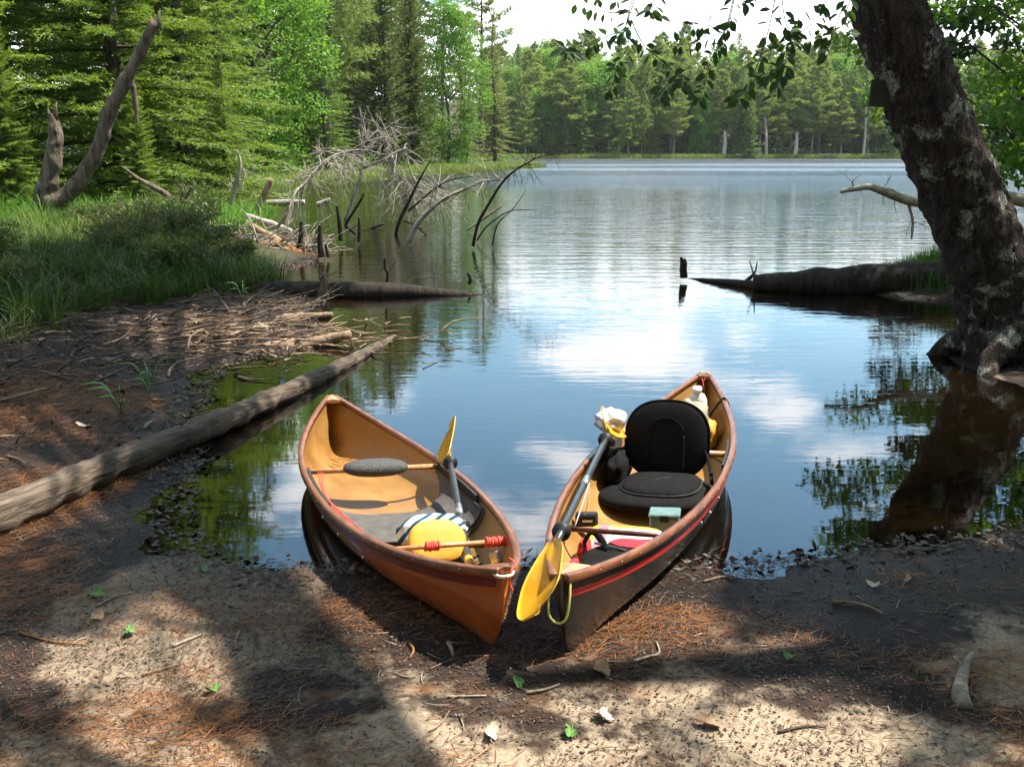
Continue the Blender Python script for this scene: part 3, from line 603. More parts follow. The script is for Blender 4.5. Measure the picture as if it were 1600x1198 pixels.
# teal clear lidded box
tb = gear(CR, 'tackle_box', 'small clear teal plastic box beside the black seat', 'box'); rz = rot3('Z', .12); c = np.array([-.30, -.095, .07])
tealm = simple('clear_teal_plastic', (.16, .27, .27), (.09, .17, .18), 30, .18, .1, .002, spec=.6, coat=.6)
mb = MB(); box(mb, c, (.10, .135, .07), rz, .008); mb.build('tray', tealm, tb, False)
mb = MB(); box(mb, c + np.array([0, 0, .045]), (.108, .143, .02), rz, .006); ld = mb.build('lid', simple('clear_lid', (.24, .35, .35), (.15, .25, .26), 30, .15, .1, .002, spec=.6, coat=.6), tb, False)
mb = MB(); box(mb, c + rz @ np.array([-.057, 0, .035]), (.008, .04, .03), rz, .002); mb.build('latch', M['plasticblack'], tb, False)
# black box hung by a cord under the paddle
bb = gear(CR, 'black_case', 'small black case hanging on a cord under the paddle shaft', 'case'); mb = MB(); box(mb, (-.52, .215, .14), (.05, .10, .06), rot3('Z', .2), .008); mb.build('case_body', M['plasticblack'], bb, False)
mb = MB(); box(mb, (-.546, .205, .14), (.003, .045, .008), rot3('Z', .2)); mb.build('case_print', M['white'], bb, False)
mb = MB(); tube(mb, spline([(-.545, .215, .17), (-.56, .195, .24), (-.50, .20, .355)], 10), .0025, 6); tube(mb, spline([(-.80, .19, .21), (-.62, .185, .30), (-.45, .198, .358)], 10), .0025, 6); mb.build('cord', M['whitecord'], bb)
# map bag and red day pack ahead of the foot bar
mpm, t, o = material('printed_bag'); tcn = N(t, 'ShaderNodeTexCoord'); ck = noise_(t, mapped(t, tcn.outputs['Object'], (1, 1, 1)), 14, 3, .5, .6); sx = N(t, 'ShaderNodeSeparateXYZ'); link(t, tcn.outputs['Object'], sx.inputs[0])
colm = ramp(t, ck, [(.35, (.42, .55, .36)), (.48, (.62, .70, .55)), (.6, (.75, .76, .66)), (.68, (.40, .55, .62))])
colm = mixc(t, mrange(t, sx.outputs[0], .066, .070), colm, (.85, .62, .03)); colm = mixc(t, mrange(t, sx.outputs[1], .128, .131), colm, (.80, .58, .03)); colm = mixc(t, math_(t, 'MULTIPLY', mrange(t, sx.outputs[1], .075, .08), mrange(t, sx.outputs[1], .126, .124)), colm, (.55, .22, .26))
princ(t, o, colm, .25, .5, bump(t, ck, .3, .01), .5)
mb = MB(); ellipsoid(mb, (0, 0, 0), (.085, .16, .012), 28, 10, .3, rough=.06); mo = obj('map_bag', *mb.get(), mpm); mo.matrix_basis = Matrix.Translation((-.60, .03, .085)) @ Matrix.Rotation(-.35, 4, 'Y'); inboat(CR, mo); tag(mo, 'yellow edged map in a clear bag under the black canoe foot bar', 'map')
pk = gear(CR, 'day_pack', 'black and red day pack stuffed in the black canoe bow', 'backpack')
mb = MB(); ellipsoid(mb, (-.98, .0, .085), (.20, .14, .075), 32, 18, .75, rough=.18, fr=3); mb.build('pack_body', M['blackcloth'], pk)
mb = MB(); ellipsoid(mb, (-.78, -.06, .115), (.085, .13, .03), 24, 12, .7, rough=.15); mb.build('red_flap', M['redcloth'], pk)
mb = MB(); ellipsoid(mb, (-.79, .155, .10), (.06, .025, .05), 20, 12, .8, rough=.15); mb.build('red_pocket', M['redcloth'], pk)
mb = MB(); ellipsoid(mb, (-1.09, .12, .14), (.05, .02, .04), 20, 12, .8, rough=.15); mb.build('red_pocket', M['redcloth'], pk)
mb = MB(); tube(mb, spline([(-.84, .17, .10), (-.80, .12, .19), (-.86, .06, .175), (-.92, .03, .16)], 14), .016, 8, flat=.3); mb.build('shoulder_strap', M['blackcloth'], pk)
mb = MB(); tube(mb, spline([(-.86, .09, .165), (-.89, .02, .168), (-.91, -.05, .162)], 14), .008, 8, flat=.5); mb.build('zip_trim', M['greycloth'], pk)
# things behind the seat
mb = MB(); tube(mb, [(0, 0, -.075), (0, 0, -.07), (0, 0, .03), (0, 0, .06), (0, 0, .075), (0, 0, .095)], [.04, .055, .055, .045, .025, .023], 24); jo = gear(CR, 'water_jug', 'round white plastic jug tied in the black canoe stern', 'jug')
jg = mb.build('jug_body', M['white'], jo); jg.matrix_basis = Matrix.Translation((1.30, -.01, .245)) @ Matrix.Rotation(-.3, 4, 'Y')
mb = MB(); tube(mb, [(0, 0, .095), (0, 0, .115)], .03, 20); jc = mb.build('cap', M['white'], jo); jc.matrix_basis = jg.matrix_basis
kb = gear(CR, 'khaki_bag', 'crumpled khaki cloth bag behind the black backrest', 'bag')
mb = MB(); ellipsoid(mb, (1.05, .0, .235), (.13, .10, .07), 30, 20, .9, rot3('Y', -.3), .35, 2.4); mb.build('bag_body', M['khaki'], kb)
mb = MB(); ellipsoid(mb, (.88, -.06, .14), (.09, .07, .10), 26, 18, .85, None, .25, 2.4); mb.build('bag_flap', simple('pale_fabric', (.55, .50, .42), (.36, .32, .26), 9, .85, .5, .004), kb)
mb = MB(); ellipsoid(mb, (0, 0, 0), (.11, .045, .085), 26, 16, .8, None, .2, 2.5); yb = obj('yellow_dry_bag', *mb.get(), M['yellow']); yb.matrix_basis = Matrix.Translation((1.0, -.12, .14)); inboat(CR, yb); tag(yb, 'yellow roll bag tucked against the black canoe side', 'bag')
# amber canoe: yellow cushion, striped cloth, small metal gadget
yc = gear(CL, 'float_cushion', 'bright yellow rounded cushion leaning in the amber canoe bow', 'cushion'); mb = MB(); ellipsoid(mb, (-.60, -.05, .125), (.024, .125, .092), 34, 18, .78, rot3('Y', .62), .06, 2.5); mb.build('pad', M['yellow'], yc)
clm, t, o = material('striped_towel'); tcn = N(t, 'ShaderNodeTexCoord'); wvn = N(t, 'ShaderNodeTexWave', wave_type='BANDS', bands_direction='DIAGONAL'); wvn.inputs['Scale'].default_value = 9; wvn.inputs['Distortion'].default_value = 2; link(t, tcn.outputs['Object'], wvn.inputs[0])
princ(t, o, ramp(t, wvn.outputs['Fac'], [(.25, (.75, .78, .78)), (.55, (.78, .80, .80)), (.62, (.12, .45, .55)), (.85, (.03, .05, .10))]), .9, .2)
mb = MB(); ellipsoid(mb, (-.485, -.06, .125), (.04, .15, .075), 34, 18, .85, rot3('Y', .2), .3, 2.6); cw = obj('striped_towel', *mb.get(), clm); inboat(CL, cw); tag(cw, 'white and blue striped towel bunched behind the yellow cushion', 'towel')
gd = gear(CL, 'metal_gadget', 'small grey metal box hung at the amber canoe foot bar', 'gadget'); mb = MB(); box(mb, (-.78, -.19, .165), (.10, .085, .018), rot3('Y', .5) @ rot3('Z', .4), .004); mb.build('plate', M['foam'], gd, False)
mb = MB(); box(mb, (-.865, -.215, .135), (.05, .028, .05), rot3('Z', .5) @ rot3('Y', .5), .006); mb.build('clamp', M['steel'], gd, False)
# ------------------------------------------------------------------ trees
def conifer_mesh(seed, H, Rmax, nb, z0=.06, step=.10, tw=.42, bw=.055, sub=0, droop=.35, lift=.15, shape=.85, gap=0.0):
    r = np.random.default_rng(seed); mb = MB(); wood_ = MB()
    for k in range(nb):
        f = z0 + (1 - z0) * ((k + r.uniform(0, .9)) / nb) ** .92; z = f * H
        ln = (Rmax * (1 - f) ** shape * r.uniform(.55, 1.12) + .18) * (1 - gap * (r.random() < .35)); az = k * 2.39996 + r.normal() * .35
        o_ = np.array([math.cos(az), math.sin(az), 0]); upv = np.array([0, 0, 1.])
        up0 = lift + .75 * f ** 2; n_ = max(4, int(ln / step)); s = np.linspace(.12, 1, n_)
        Pp = np.array([0, 0, z]) + o_ * (s * ln)[:, None] + upv * ((up0 * s - (droop * (1 - f)) * s ** 1.7 + .10 * s ** 4) * ln)[:, None]
        T = unit(np.gradient(Pp, axis=0)); Sd = unit(np.cross(T, upv))
        tube(wood_, np.vstack([[0, 0, z], Pp[n_ // 2], Pp[-1]]), [.012 + ln * .009, .008 + ln * .004, .003], 4, cap=False)
        for sd in (1, -1):
            D = unit(T * r.uniform(.5, .85, (n_, 1)) + Sd * sd * r.uniform(.6, 1.0, (n_, 1)) + upv * r.normal(-.14, .2, (n_, 1)))
            L_ = tw * ln ** .5 * (1.05 - .62 * s) * r.uniform(.6, 1.25, n_); Pj = Pp + r.normal(0, .012, (n_, 3)); Sx = unit(np.cross(D, upv + r.normal(0, .45, (n_, 3))))
            blades(mb, Pj, D, Sx, L_, bw * r.uniform(.7, 1.3, n_))
            if sub:
                for q in np.linspace(.22, .88, sub):
                    for s2 in (1, -1):
                        D2 = unit(D * .75 + Sx * s2 * .8 + upv * r.normal(.0, .25, (n_, 1))); blades(mb, Pj + D * (L_ * q)[:, None], D2, unit(np.cross(D2, upv + r.normal(0, .5, (n_, 3)))), L_ * (.42 - .22 * q) + .03, bw * .75)
        blades(mb, Pp[-1:], T[-1:], Sd[-1:], tw * .5, bw)
    V1, f1 = mb.get(); V2, f2 = wood_.get(); return mesh('crown', V1, f1), mesh('limbs', V2, f2)
def pine_mesh(seed, H, Rmax, nb, z0=.3, tuft=.34, bw=.06, nt_=34, per=5):
    r = np.random.default_rng(seed); mb = MB(); wood_ = MB()
    for k in range(nb):
        f = z0 + (1 - z0) * ((k + r.uniform(0, 1)) / nb); z = f * H; prof = math.sin(PI * min(1, ((f - z0) / (1 - z0)) * .75 + .27)) ** .8
        ln = Rmax * prof * r.uniform(.45, 1.15) + .25; az = k * 2.39996 + r.normal() * .4; o_ = np.array([math.cos(az), math.sin(az), 0]); sd = np.array([-o_[1], o_[0], 0])
        rise = r.uniform(.02, .22) + .35 * f ** 3; P_ = spline([(0, 0, z), tuple(o_ * ln * .5 + np.array([0, 0, z + ln * rise * .25])), tuple(o_ * ln + np.array([0, 0, z + ln * rise]))], 8)
        tube(wood_, P_[::2], [.02 + ln * .012, .01, .004], 4, cap=False)
        n_ = int(nt_ * (.35 + ln / Rmax)); s = r.uniform(.3, 1.02, n_); c = np.stack([np.interp(s, np.linspace(0, 1, 8), P_[:, j]) for j in range(3)], 1)
        c = c + sd * (r.uniform(-1, 1, n_) * ln * .30 * (1.15 - s * .5))[:, None] + np.array([0, 0, 1]) * r.normal(.05, .07, n_)[:, None] * (.6 + ln * .25)
        for j in range(per):
            D = unit(o_ * .5 + rdir(n_, r) * .8 + np.array([0, 0, .45])); blades(mb, c, D, perp(D, r), tuft * r.uniform(.6, 1.2, n_), bw * r.uniform(.7, 1.3, n_))
    V1, f1 = mb.get(); V2, f2 = wood_.get(); return mesh('crown', V1, f1), mesh('limbs', V2, f2)
def leafball(mb, c, rad, n, leaf, r, flat=.75, wide=.62):
    d = rdir(n, r); P_ = c + d * (rad * r.uniform(.25, 1.05, (n, 1)) ** .6) * np.array([1, 1, flat]); D = unit(rdir(n, r) + np.array([0, 0, -.25]) + d * .4)
    Nn = unit(np.array([0, 0, 1.]) + rdir(n, r) * .75); S_ = unit(np.cross(D, Nn)); blades(mb, P_, D, S_, leaf * r.uniform(.7, 1.25, n), leaf * wide * r.uniform(.8, 1.15, n))
def broad_mesh(seed, H, Rmax, ncl, leaf, per, z0=.25):
    r = np.random.default_rng(seed); mb = MB(); wood_ = MB()
    for k in range(ncl):
        f = z0 + (1 - z0) * (k + r.random()) / ncl; prof = math.sin(PI * min(1, (f - z0) / (1 - z0) * .8 + .17)) ** .7; az = k * 2.4 + r.normal() * .4; rr = Rmax * prof * r.uniform(.45, 1.0)
        c = np.array([math.cos(az) * rr, math.sin(az) * rr, f * H]); leafball(mb, c, Rmax * r.uniform(.26, .42), per, leaf, r)
        tube(wood_, spline([(0, 0, max(.1, f * H - rr * .8)), tuple(c * np.array([.5, .5, 1]) - np.array([0, 0, rr * .25])), tuple(c)], 6), [.02 + rr * .015, .012, .004], 4, cap=False)
    V1, f1 = mb.get(); V2, f2 = wood_.get(); return mesh('crown', V1, f1), mesh('limbs', V2, f2)
def trunk_mesh(H, r0, seed, lean=.3, seg=8):
    r = np.random.default_rng(seed); P_ = spline([(0, 0, -.4), (r.normal() * lean * .3, r.normal() * lean * .3, H * .35), (r.normal() * lean * .5, r.normal() * lean * .5, H * .7), (0, 0, H)], 14)
    mb = MB(); tube(mb, P_, [r0 * 1.35, r0, r0 * .72, r0 * .4, .02], seg); V, f = mb.get(); me = mesh('trunk', V, f); me.polygons.foreach_set('use_smooth', np.full(len(me.polygons), True)); return me
KIND = {}
def kind(key, crown, limbs, trunk, leafm, barkm):
    for m_, mt in ((crown, leafm), (limbs, barkm), (trunk, barkm)): m_.materials.append(mt)
    KIND[key] = (crown, limbs, trunk)
for s_ in range(3):
    kind(f'near_spruce{s_}', *conifer_mesh(20 + s_, 15 + s_, 3.5, 250, .03, .085, .36, .05, 3, .42, .16), trunk_mesh(15 + s_, .16, s_), M['spruce'], M['bark_con'])
for s_ in range(2):
    kind(f'mid_fir{s_}', *conifer_mesh(30 + s_, 17, 3.0, 190, .06, .15, .46, .10, 1, .38, .15), trunk_mesh(17, .17, 10 + s_), M['fir'], M['bark_con'])
kind('mid_cedar', *conifer_mesh(40, 14, 2.2, 260, .02, .13, .40, .10, 1, .15, .35, .55), trunk_mesh(14, .15, 13), M['cedar'], M['bark_con'])
kind('mid_larch', *conifer_mesh(41, 15, 2.7, 170, .03, .14, .42, .09, 1, .45, .10), trunk_mesh(15, .15, 14), M['larch'], M['bark_con'])
for s_ in range(2):
    kind(f'mid_pine{s_}', *pine_mesh(50 + s_, 20, 3.6, 66, .28, .36, .075, 44, 6), trunk_mesh(20, .22, 20 + s_), M['pine'], M['bark_con'])
kind('mid_broad', *broad_mesh(60, 13, 3.0, 60, .19, 330, .08), trunk_mesh(11, .13, 25, .5), M['leafy'], M['bark_con'])
for s_ in range(3):
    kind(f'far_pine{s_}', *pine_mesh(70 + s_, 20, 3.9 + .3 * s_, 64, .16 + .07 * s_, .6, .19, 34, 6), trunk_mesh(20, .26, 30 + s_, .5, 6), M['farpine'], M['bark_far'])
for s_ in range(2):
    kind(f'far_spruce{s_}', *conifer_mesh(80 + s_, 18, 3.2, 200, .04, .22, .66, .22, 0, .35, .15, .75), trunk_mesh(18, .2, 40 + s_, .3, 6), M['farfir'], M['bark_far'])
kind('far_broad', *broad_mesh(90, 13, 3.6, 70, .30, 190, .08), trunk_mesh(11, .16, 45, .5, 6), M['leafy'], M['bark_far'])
def tree(key, name, x, y, s_, rz, label, group, lean=(0, 0), z=None):
    cr_, li, tr = KIND[key]; o_ = empty(name, (x, y, (gz(x, y) if z is None else z) - .05), label, 'tree', group); o_.rotation_euler = (lean[0], lean[1], rz); wf = rt.uniform(.85, 1.35) if key.startswith('far') else 1; o_.scale = (s_ * wf, s_ * wf, s_)
    t_ = bpy.data.objects.new('trunk', tr); C.objects.link(t_); t_.parent = o_
    c_ = bpy.data.objects.new('crown', cr_); C.objects.link(c_); c_.parent = o_
    l_ = bpy.data.objects.new('limbs', li); C.objects.link(l_); l_.parent = t_; l_['kind'] = 'stuff'
    return o_
rt = np.random.default_rng(11)
# left bank, near to far: (kind, name, x, y, scale, label)
LEFT = [('near_spruce0', 'spruce_tree', -11.2, 20.5, .92, 'bright green spruce at the left frame edge behind the forked dead tree'),
        ('near_spruce1', 'spruce_tree', -8.6, 22.5, .95, 'bright spruce rising straight behind the leaning grey dead trunk'),
        ('near_spruce2', 'spruce_tree', -9.2, 28.5, 1.0, 'full spruce behind the pale leafless birch stem on the left bank'),
        ('near_spruce1', 'spruce_tree', -12.6, 26.0, 1.05, 'spruce filling the gap between the two nearest bright spruces'),
        ('near_spruce2', 'spruce_tree', -14.2, 21.5, 1.0, 'spruce half cut off by the left frame edge'),
        ('near_spruce0', 'spruce_tree', -11.3, 34.0, 1.05, 'spruce overhanging the cove beside the dark gap in the wood'),
        ('near_spruce0', 'young_spruce', -7.4, 20.2, .20, 'small young spruce at the foot of the leaning grey dead trunk'),
        ('near_spruce1', 'young_spruce', -9.4, 19.0, .24, 'young spruce between the two stems of the forked dead tree'),
        ('near_spruce2', 'young_spruce', -7.6, 27.0, .26, 'young spruce at the bank edge beside the driftwood'),
        ('mid_fir0', 'fir_tree', -15.5, 40.0, 1.0, 'dark fir standing back in the shaded gap'),
        ('mid_fir1', 'fir_tree', -12.4, 43.5, .95, 'fir at the head of the cove above the sedge'),
        ('mid_broad', 'broadleaf_tree', -12.2, 50.0, 1.05, 'light green leafy tree at the cove edge behind the dead branches'),
        ('mid_fir0', 'fir_tree', -14.0, 55.0, 1.05, 'tall green fir behind the leafy tree of the cove'),
        ('mid_pine0', 'pine_tree', -15.5, 48.0, .9, 'pine with pale boughs above the dark gap'),
        ('mid_fir1', 'fir_tree', -10.4, 57.5, .62, 'short full fir at the waterside left of the olive cedar'),
        ('mid_pine1', 'pine_tree', -11.6, 64.0, .95, 'soft needled pine leaning over the cove in mid wood'),
        ('mid_cedar', 'cedar_tree', -8.9, 70.0, 1.15, 'dark olive cedar with dense sides on the wooded point'),
        ('mid_cedar', 'cedar_tree', -7.2, 76.0, .95, 'second olive cedar close to the waterline of the point'),
        ('mid_broad', 'broadleaf_tree', -5.2, 83.0, .98, 'bright green leafy tree near the end of the wooded point'),
        ('mid_fir0', 'fir_tree', -9.0, 82.0, 1.0, 'fir standing behind the two olive cedars'),
        ('mid_larch', 'larch_tree', -1.6, 95.0, .92, 'yellowish drooping larch at the tip of the wooded point'),
        ('mid_pine0', 'pine_tree', -3.0, 104.0, .98, 'tallest white pine on the point against the sky'),
        ('mid_pine1', 'pine_tree', -6.6, 98.0, .92, 'white pine just left of the tallest pine on the point'),
        ('mid_larch', 'larch_tree', -4.0, 90.0, .82, 'pale larch behind the leafy tree on the point')]
for k, (ky, nm, x, y, s_, lb) in enumerate(LEFT): tree(ky, nm, x, y, s_, rt.uniform(0, 6.28), lb, 'trees of the left bank wood', (rt.normal() * .02, rt.normal() * .02))
BK = ['mid_fir0', 'mid_fir1', 'mid_pine0', 'mid_pine1', 'mid_cedar', 'near_spruce1']
for k in range(46):                       # the wood behind the bank, only seen between the trees in front
    y = rt.uniform(24, 116); x = np.interp(y, [24, 40, 60, 80, 116], [-15, -17, -14, -12, -8]) - rt.uniform(0, 9) - (3 if y < 40 else 0)
    tree(BK[k % 6], 'conifer', x, y, rt.uniform(.85, 1.15), rt.uniform(0, 6.28), ['fir', 'slim fir', 'pine', 'bushy pine', 'cedar', 'spruce'][k % 6] + ' standing back in the left wood, ' + ('behind the forked dead tree' if y < 36 else 'behind the cove' if y < 62 else 'behind the olive cedars' if y < 88 else 'behind the tip of the point'), 'back rows of the left wood')
FK = ['far_pine0', 'far_spruce0', 'far_pine1', 'far_broad', 'far_spruce1', 'far_pine2', 'far_broad', 'far_broad', 'far_spruce0', 'far_pine1']
FL = {'far_pine': ('pine_tree', 'white pine', 'far shore pines'), 'far_spru': ('spruce_tree', 'dark spruce', 'far shore spruces'), 'far_broa': ('broadleaf_tree', 'light green leafy tree', 'far shore leafy trees')}
k = 0
for row, (yb, sp_, smin, smax) in enumerate([(207.5, 4.6, .5, .8), (211, 3.8, .75, 1.0), (217, 3.9, .85, 1.05), (225, 4.2, .9, 1.08), (236, 4.8, .9, 1.1), (250, 5.4, .9, 1.12)]):
    x = -8.0
    while x < 138:
        x += sp_ * rt.uniform(.55, 1.4); ky = FK[int(rt.integers(10))]; ky = 'far_spruce1' if row == 0 and ky == 'far_broad' else ky; nm, lb, gp_ = FL[ky[:8]]; yy = yb + rt.normal() * 1.6; s_ = rt.uniform(smin, smax) * (1.3 if ky == 'far_broad' and row > 1 else 1)
        where = ('left of' if x < 38 else 'around' if x < 62 else 'right of') + ' the dead trunks'; rw = ('at the waterside', 'in the front ranks', 'in the middle ranks', 'in the middle ranks', 'at the back', 'at the back')[row]
        tree(ky, nm, x, yy, s_, rt.uniform(0, 6.28), f"{'tall' if s_ > (smin + smax) / 2 else 'shorter'} far shore {lb} {rw}, {where}", gp_, (rt.normal() * .015, rt.normal() * .015))
# bank on the right of the lake, mostly outside the frame
for x, y, ky, s_ in [(46, 62, 'mid_pine0', 1), (56, 74, 'mid_fir0', 1), (66, 88, 'mid_pine1', 1.05), (38, 50, 'mid_fir1', .95), (30, 40, 'mid_pine1', .9), (80, 104, 'mid_fir0', 1), (22, 31, 'mid_fir0', .8), (95, 122, 'mid_pine0', 1.1), (112, 142, 'mid_fir1', 1.1), (125, 160, 'mid_pine1', 1.1)]:
    tree(ky, 'conifer', x + 3, y, s_, rt.uniform(0, 6), 'conifer on the right shore, beyond the frame edge', 'trees of the right shore')

# ------------------------------------------------------------------ leaning tree on the right and its leafy twigs
def leafy_twig(parent, P_, r0, leaf, step, r, name='twig', mat=None, hang=.5, bark=None):
    P_ = spline(P_, max(10, len(P_) * 5)); mb = MB(); tube(mb, P_, [r0, r0 * .45], 5); tw_ = mb.build(name, bark or M['bark'], parent)
    seg = np.linalg.norm(np.diff(P_, axis=0), axis=1); cum = np.concatenate([[0], np.cumsum(seg)]); s = np.arange(.12 * cum[-1], cum[-1], step); n_ = len(s)
    Pp = np.stack([np.interp(s, cum, P_[:, j]) for j in range(3)], 1); T = unit(np.stack([np.gradient(Pp[:, j]) if n_ > 1 else np.zeros(n_) for j in range(3)], 1) + 1e-6)
    side = np.where(np.arange(n_) % 2, 1, -1)[:, None]; Sx = unit(np.cross(T, np.array([.25, 1, .3]))); D = unit(Sx * side * .8 + T * .4 + np.array([0, 0, -hang]) + r.normal(0, .3, (n_, 3)))
    mb = MB(); Nn = unit(np.array([0, -.5, .8]) + r.normal(0, .45, (n_, 3))); S_ = unit(np.cross(D, Nn)); L_ = leaf * r.uniform(.7, 1.2, n_); Wd = L_ * .58
    base = Pp + D * .012; f5 = [(0, 0), (.30, .43), (.62, .42), (1, 0), (.62, -.42), (.30, -.43)]
    fold = unit(np.cross(S_, D)); V = np.stack([base + D * (L_ * a)[:, None] + S_ * (Wd * b)[:, None] + fold * (abs(b) * .22 * L_)[:, None] for a, b in f5], 1).reshape(-1, 3); i_ = np.arange(n_)[:, None] * 6
    mb.add(V, np.vstack([i_ + np.array([0, 1, 2, 3]), i_ + np.array([0, 3, 4, 5])])); mb.build('leaves', mat or M['beech'], tw_, False); return tw_
lt = empty('leaning_tree', (4.25, 8.15, 0), 'thick leaning tree with lichen spotted bark at the water edge on the right', 'tree')
ro = np.random.default_rng(5); B0 = np.array([4.25, 8.15, 0])
pts = [at(1590, 590, 8.2), at(1578, 545, 8.2), at(1562, 480, 8.2), at(1539, 400, 8.15), at(1501, 300, 8.15), at(1459, 200, 8.1), at(1424, 105, 8.1), at(1388, 0, 8.1)]
pts += [np.array([2.85, 8.1, 3.7]), np.array([2.5, 8.1, 5.2]), np.array([2.25, 8.2, 7.0]), np.array([2.1, 8.3, 9.0]), np.array([2.05, 8.4, 11.2])]
P_ = spline(np.array(pts), 230); mb = MB(); tube(mb, P_ - B0, [.50, .40, .345, .325, .31, .295, .285, .275, .25, .22, .18, .12, .05], 64, .05, 7.0); V, f_ = mb.get(); nn = np.array([mnoise.turbulence(Vector((q[0] * 13, q[1] * 13, q[2] * 5)), 3, True) for q in V]); cen = P_[np.argmin(np.abs((V + B0)[:, 2:3] - P_[None, :, 2]), axis=1)] - B0; dv = V - cen; dv[:, 2] = 0; V = V + unit(dv) * ((nn - .5) * .045)[:, None]; tk = obj('trunk', V, f_, M['bark_main'], lt)
for (a, b, c, r0) in [((4.2, 8.05, .32), (3.85, 7.75, .12), (3.62, 7.45, -.08), .13), ((4.35, 7.95, .30), (4.3, 7.5, .14), (4.1, 7.05, .0), .17), ((4.5, 8.0, .34), (4.75, 7.5, .24), (4.9, 6.9, .05), .20), ((4.1, 8.2, .3), (3.75, 8.3, .1), (3.5, 8.35, -.1), .12), ((4.4, 8.4, .3), (4.5, 9, .15), (4.4, 9.6, 0), .15), ((4.6, 8.2, .35), (5.1, 8.1, .2), (5.6, 7.9, .1), .18)]:
    mb = MB(); tube(mb, spline([a, b, c], 16) - B0, [r0 * 1.2, r0 * .85, r0 * .3], 20, .3, 8); mb.build('root', M['bark_main'], lt)
# crown: limbs in the air above the lake, out of frame, seen mirrored in the water
crown_c = []
def limb(parent, P_, r0, mat=M['bark']):
    mb = MB(); tube(mb, spline(P_, 14), [r0, r0 * .6, r0 * .2], 8); return mb.build('limb', mat, parent)
def clump_limb(parent, base_pt, tips, r0, B):
    for tp_ in tips:
        tp_ = np.array(tp_); md = (base_pt + tp_) / 2 + np.array([0, 0, .25]); limb(parent, [base_pt - B, md - B, tp_ - B], r0)
rc = np.random.default_rng(21); mb = MB(); tips = []
for k in range(38):
    z = rc.uniform(4.6, 11.5); a = rc.uniform(0, 2 * PI); rr = rc.uniform(.8, 3.3) * (1 - max(0, z - 9) * .2); tips.append((2.2 + math.cos(a) * rr, 8.3 + math.sin(a) * rr * .9, z))
for tp_ in tips: leafball(mb, np.array(tp_) - B0, rc.uniform(.5, .85), 150, .095, rc, .6)
LEAN_CROWN = mb
for tp_ in tips[:20]:
    f = np.argmin(np.abs(P_[:, 2] - (tp_[2] - 1.0))); limb(lt, [P_[f] - B0, (P_[f] + np.array(tp_)) / 2 + np.array([0, 0, .2]) - B0, np.array(tp_) - B0], .05)
TW = [[(1010, -60), (985, 20), (975, 45), (955, 55), (930, 65), (900, 76), (878, 80)], [(1000, -40), (978, 40), (982, 70), (968, 95), (962, 112)], [(985, 20), (950, 20), (925, 12), (898, 3)], [(985, 30), (1005, 70), (1030, 92), (1052, 112), (1066, 124), (1070, 140)],
      [(1160, -60), (1140, 30), (1128, 52), (1100, 60), (1070, 70), (1055, 68)], [(1150, -20), (1130, 60), (1115, 85), (1105, 112), (1098, 142), (1088, 160)], [(1128, 52), (1105, 40), (1080, 42)], [(1215, -60), (1225, 25), (1232, 50), (1229, 78), (1226, 104), (1222, 118)],
      [(1218, -40), (1200, 50), (1180, 110), (1165, 140), (1150, 156)], [(1335, -60), (1312, 25), (1298, 52), (1268, 60), (1240, 68), (1222, 74)], [(1345, -40), (1325, 10), (1320, 45), (1332, 60)], [(1230, 60), (1260, 45), (1285, 22), (1290, 5)], [(1230, 104), (1212, 112), (1190, 118), (1176, 128)], [(1066, 124), (1050, 128), (1036, 140), (1030, 150)], [(1226, 104), (1216, 130), (1206, 160)], [(962, 112), (958, 130), (950, 145)], [(1032, -60), (1022, 5), (1015, 18), (1028, 26)], [(1200, -50), (1172, -5), (1160, 4), (1172, 2)], [(1300, 52), (1296, 72), (1290, 80)]]
rl = np.random.default_rng(3)
for k, pl in enumerate(TW):
    Yd = 6.6 + rl.uniform(-.5, .6); Q = np.array([at(px, py, Yd + .12 * j * rl.uniform(-1, 1)) for j, (px, py) in enumerate(pl)]); leafy_twig(lt, Q - B0, .004, .078, .038, rl)
    if k in (0, 4, 7, 9):                 # carrier branches running back up to the trunk, above the frame
        f = np.argmin(np.abs(P_[:, 2] - 4.6)); limb(lt, [P_[f] - B0, (P_[f] + Q[0]) / 2 + np.array([0, -.2, .45]) - B0, Q[0] + np.array([0, 0, .02]) - B0], .022)
nb_ = empty('nest_box', (0, 0, 0), 'small dark square board fixed to the leaning trunk', 'board'); c = at(1381, 147, 8.02); nb_.location = c; mb = MB(); box(mb, (-.01, 0, 0), (.20, .03, .20), rot3('Y', .06), .004); mb.build('panel', simple('dark_board', (.045, .045, .036), (.025, .025, .02), 9, .8), nb_, False)
mb = MB(); box(mb, (.0, .05, 0), (.03, .12, .15), None, .003); mb.build('bracket', M['darkwood'], nb_, False)

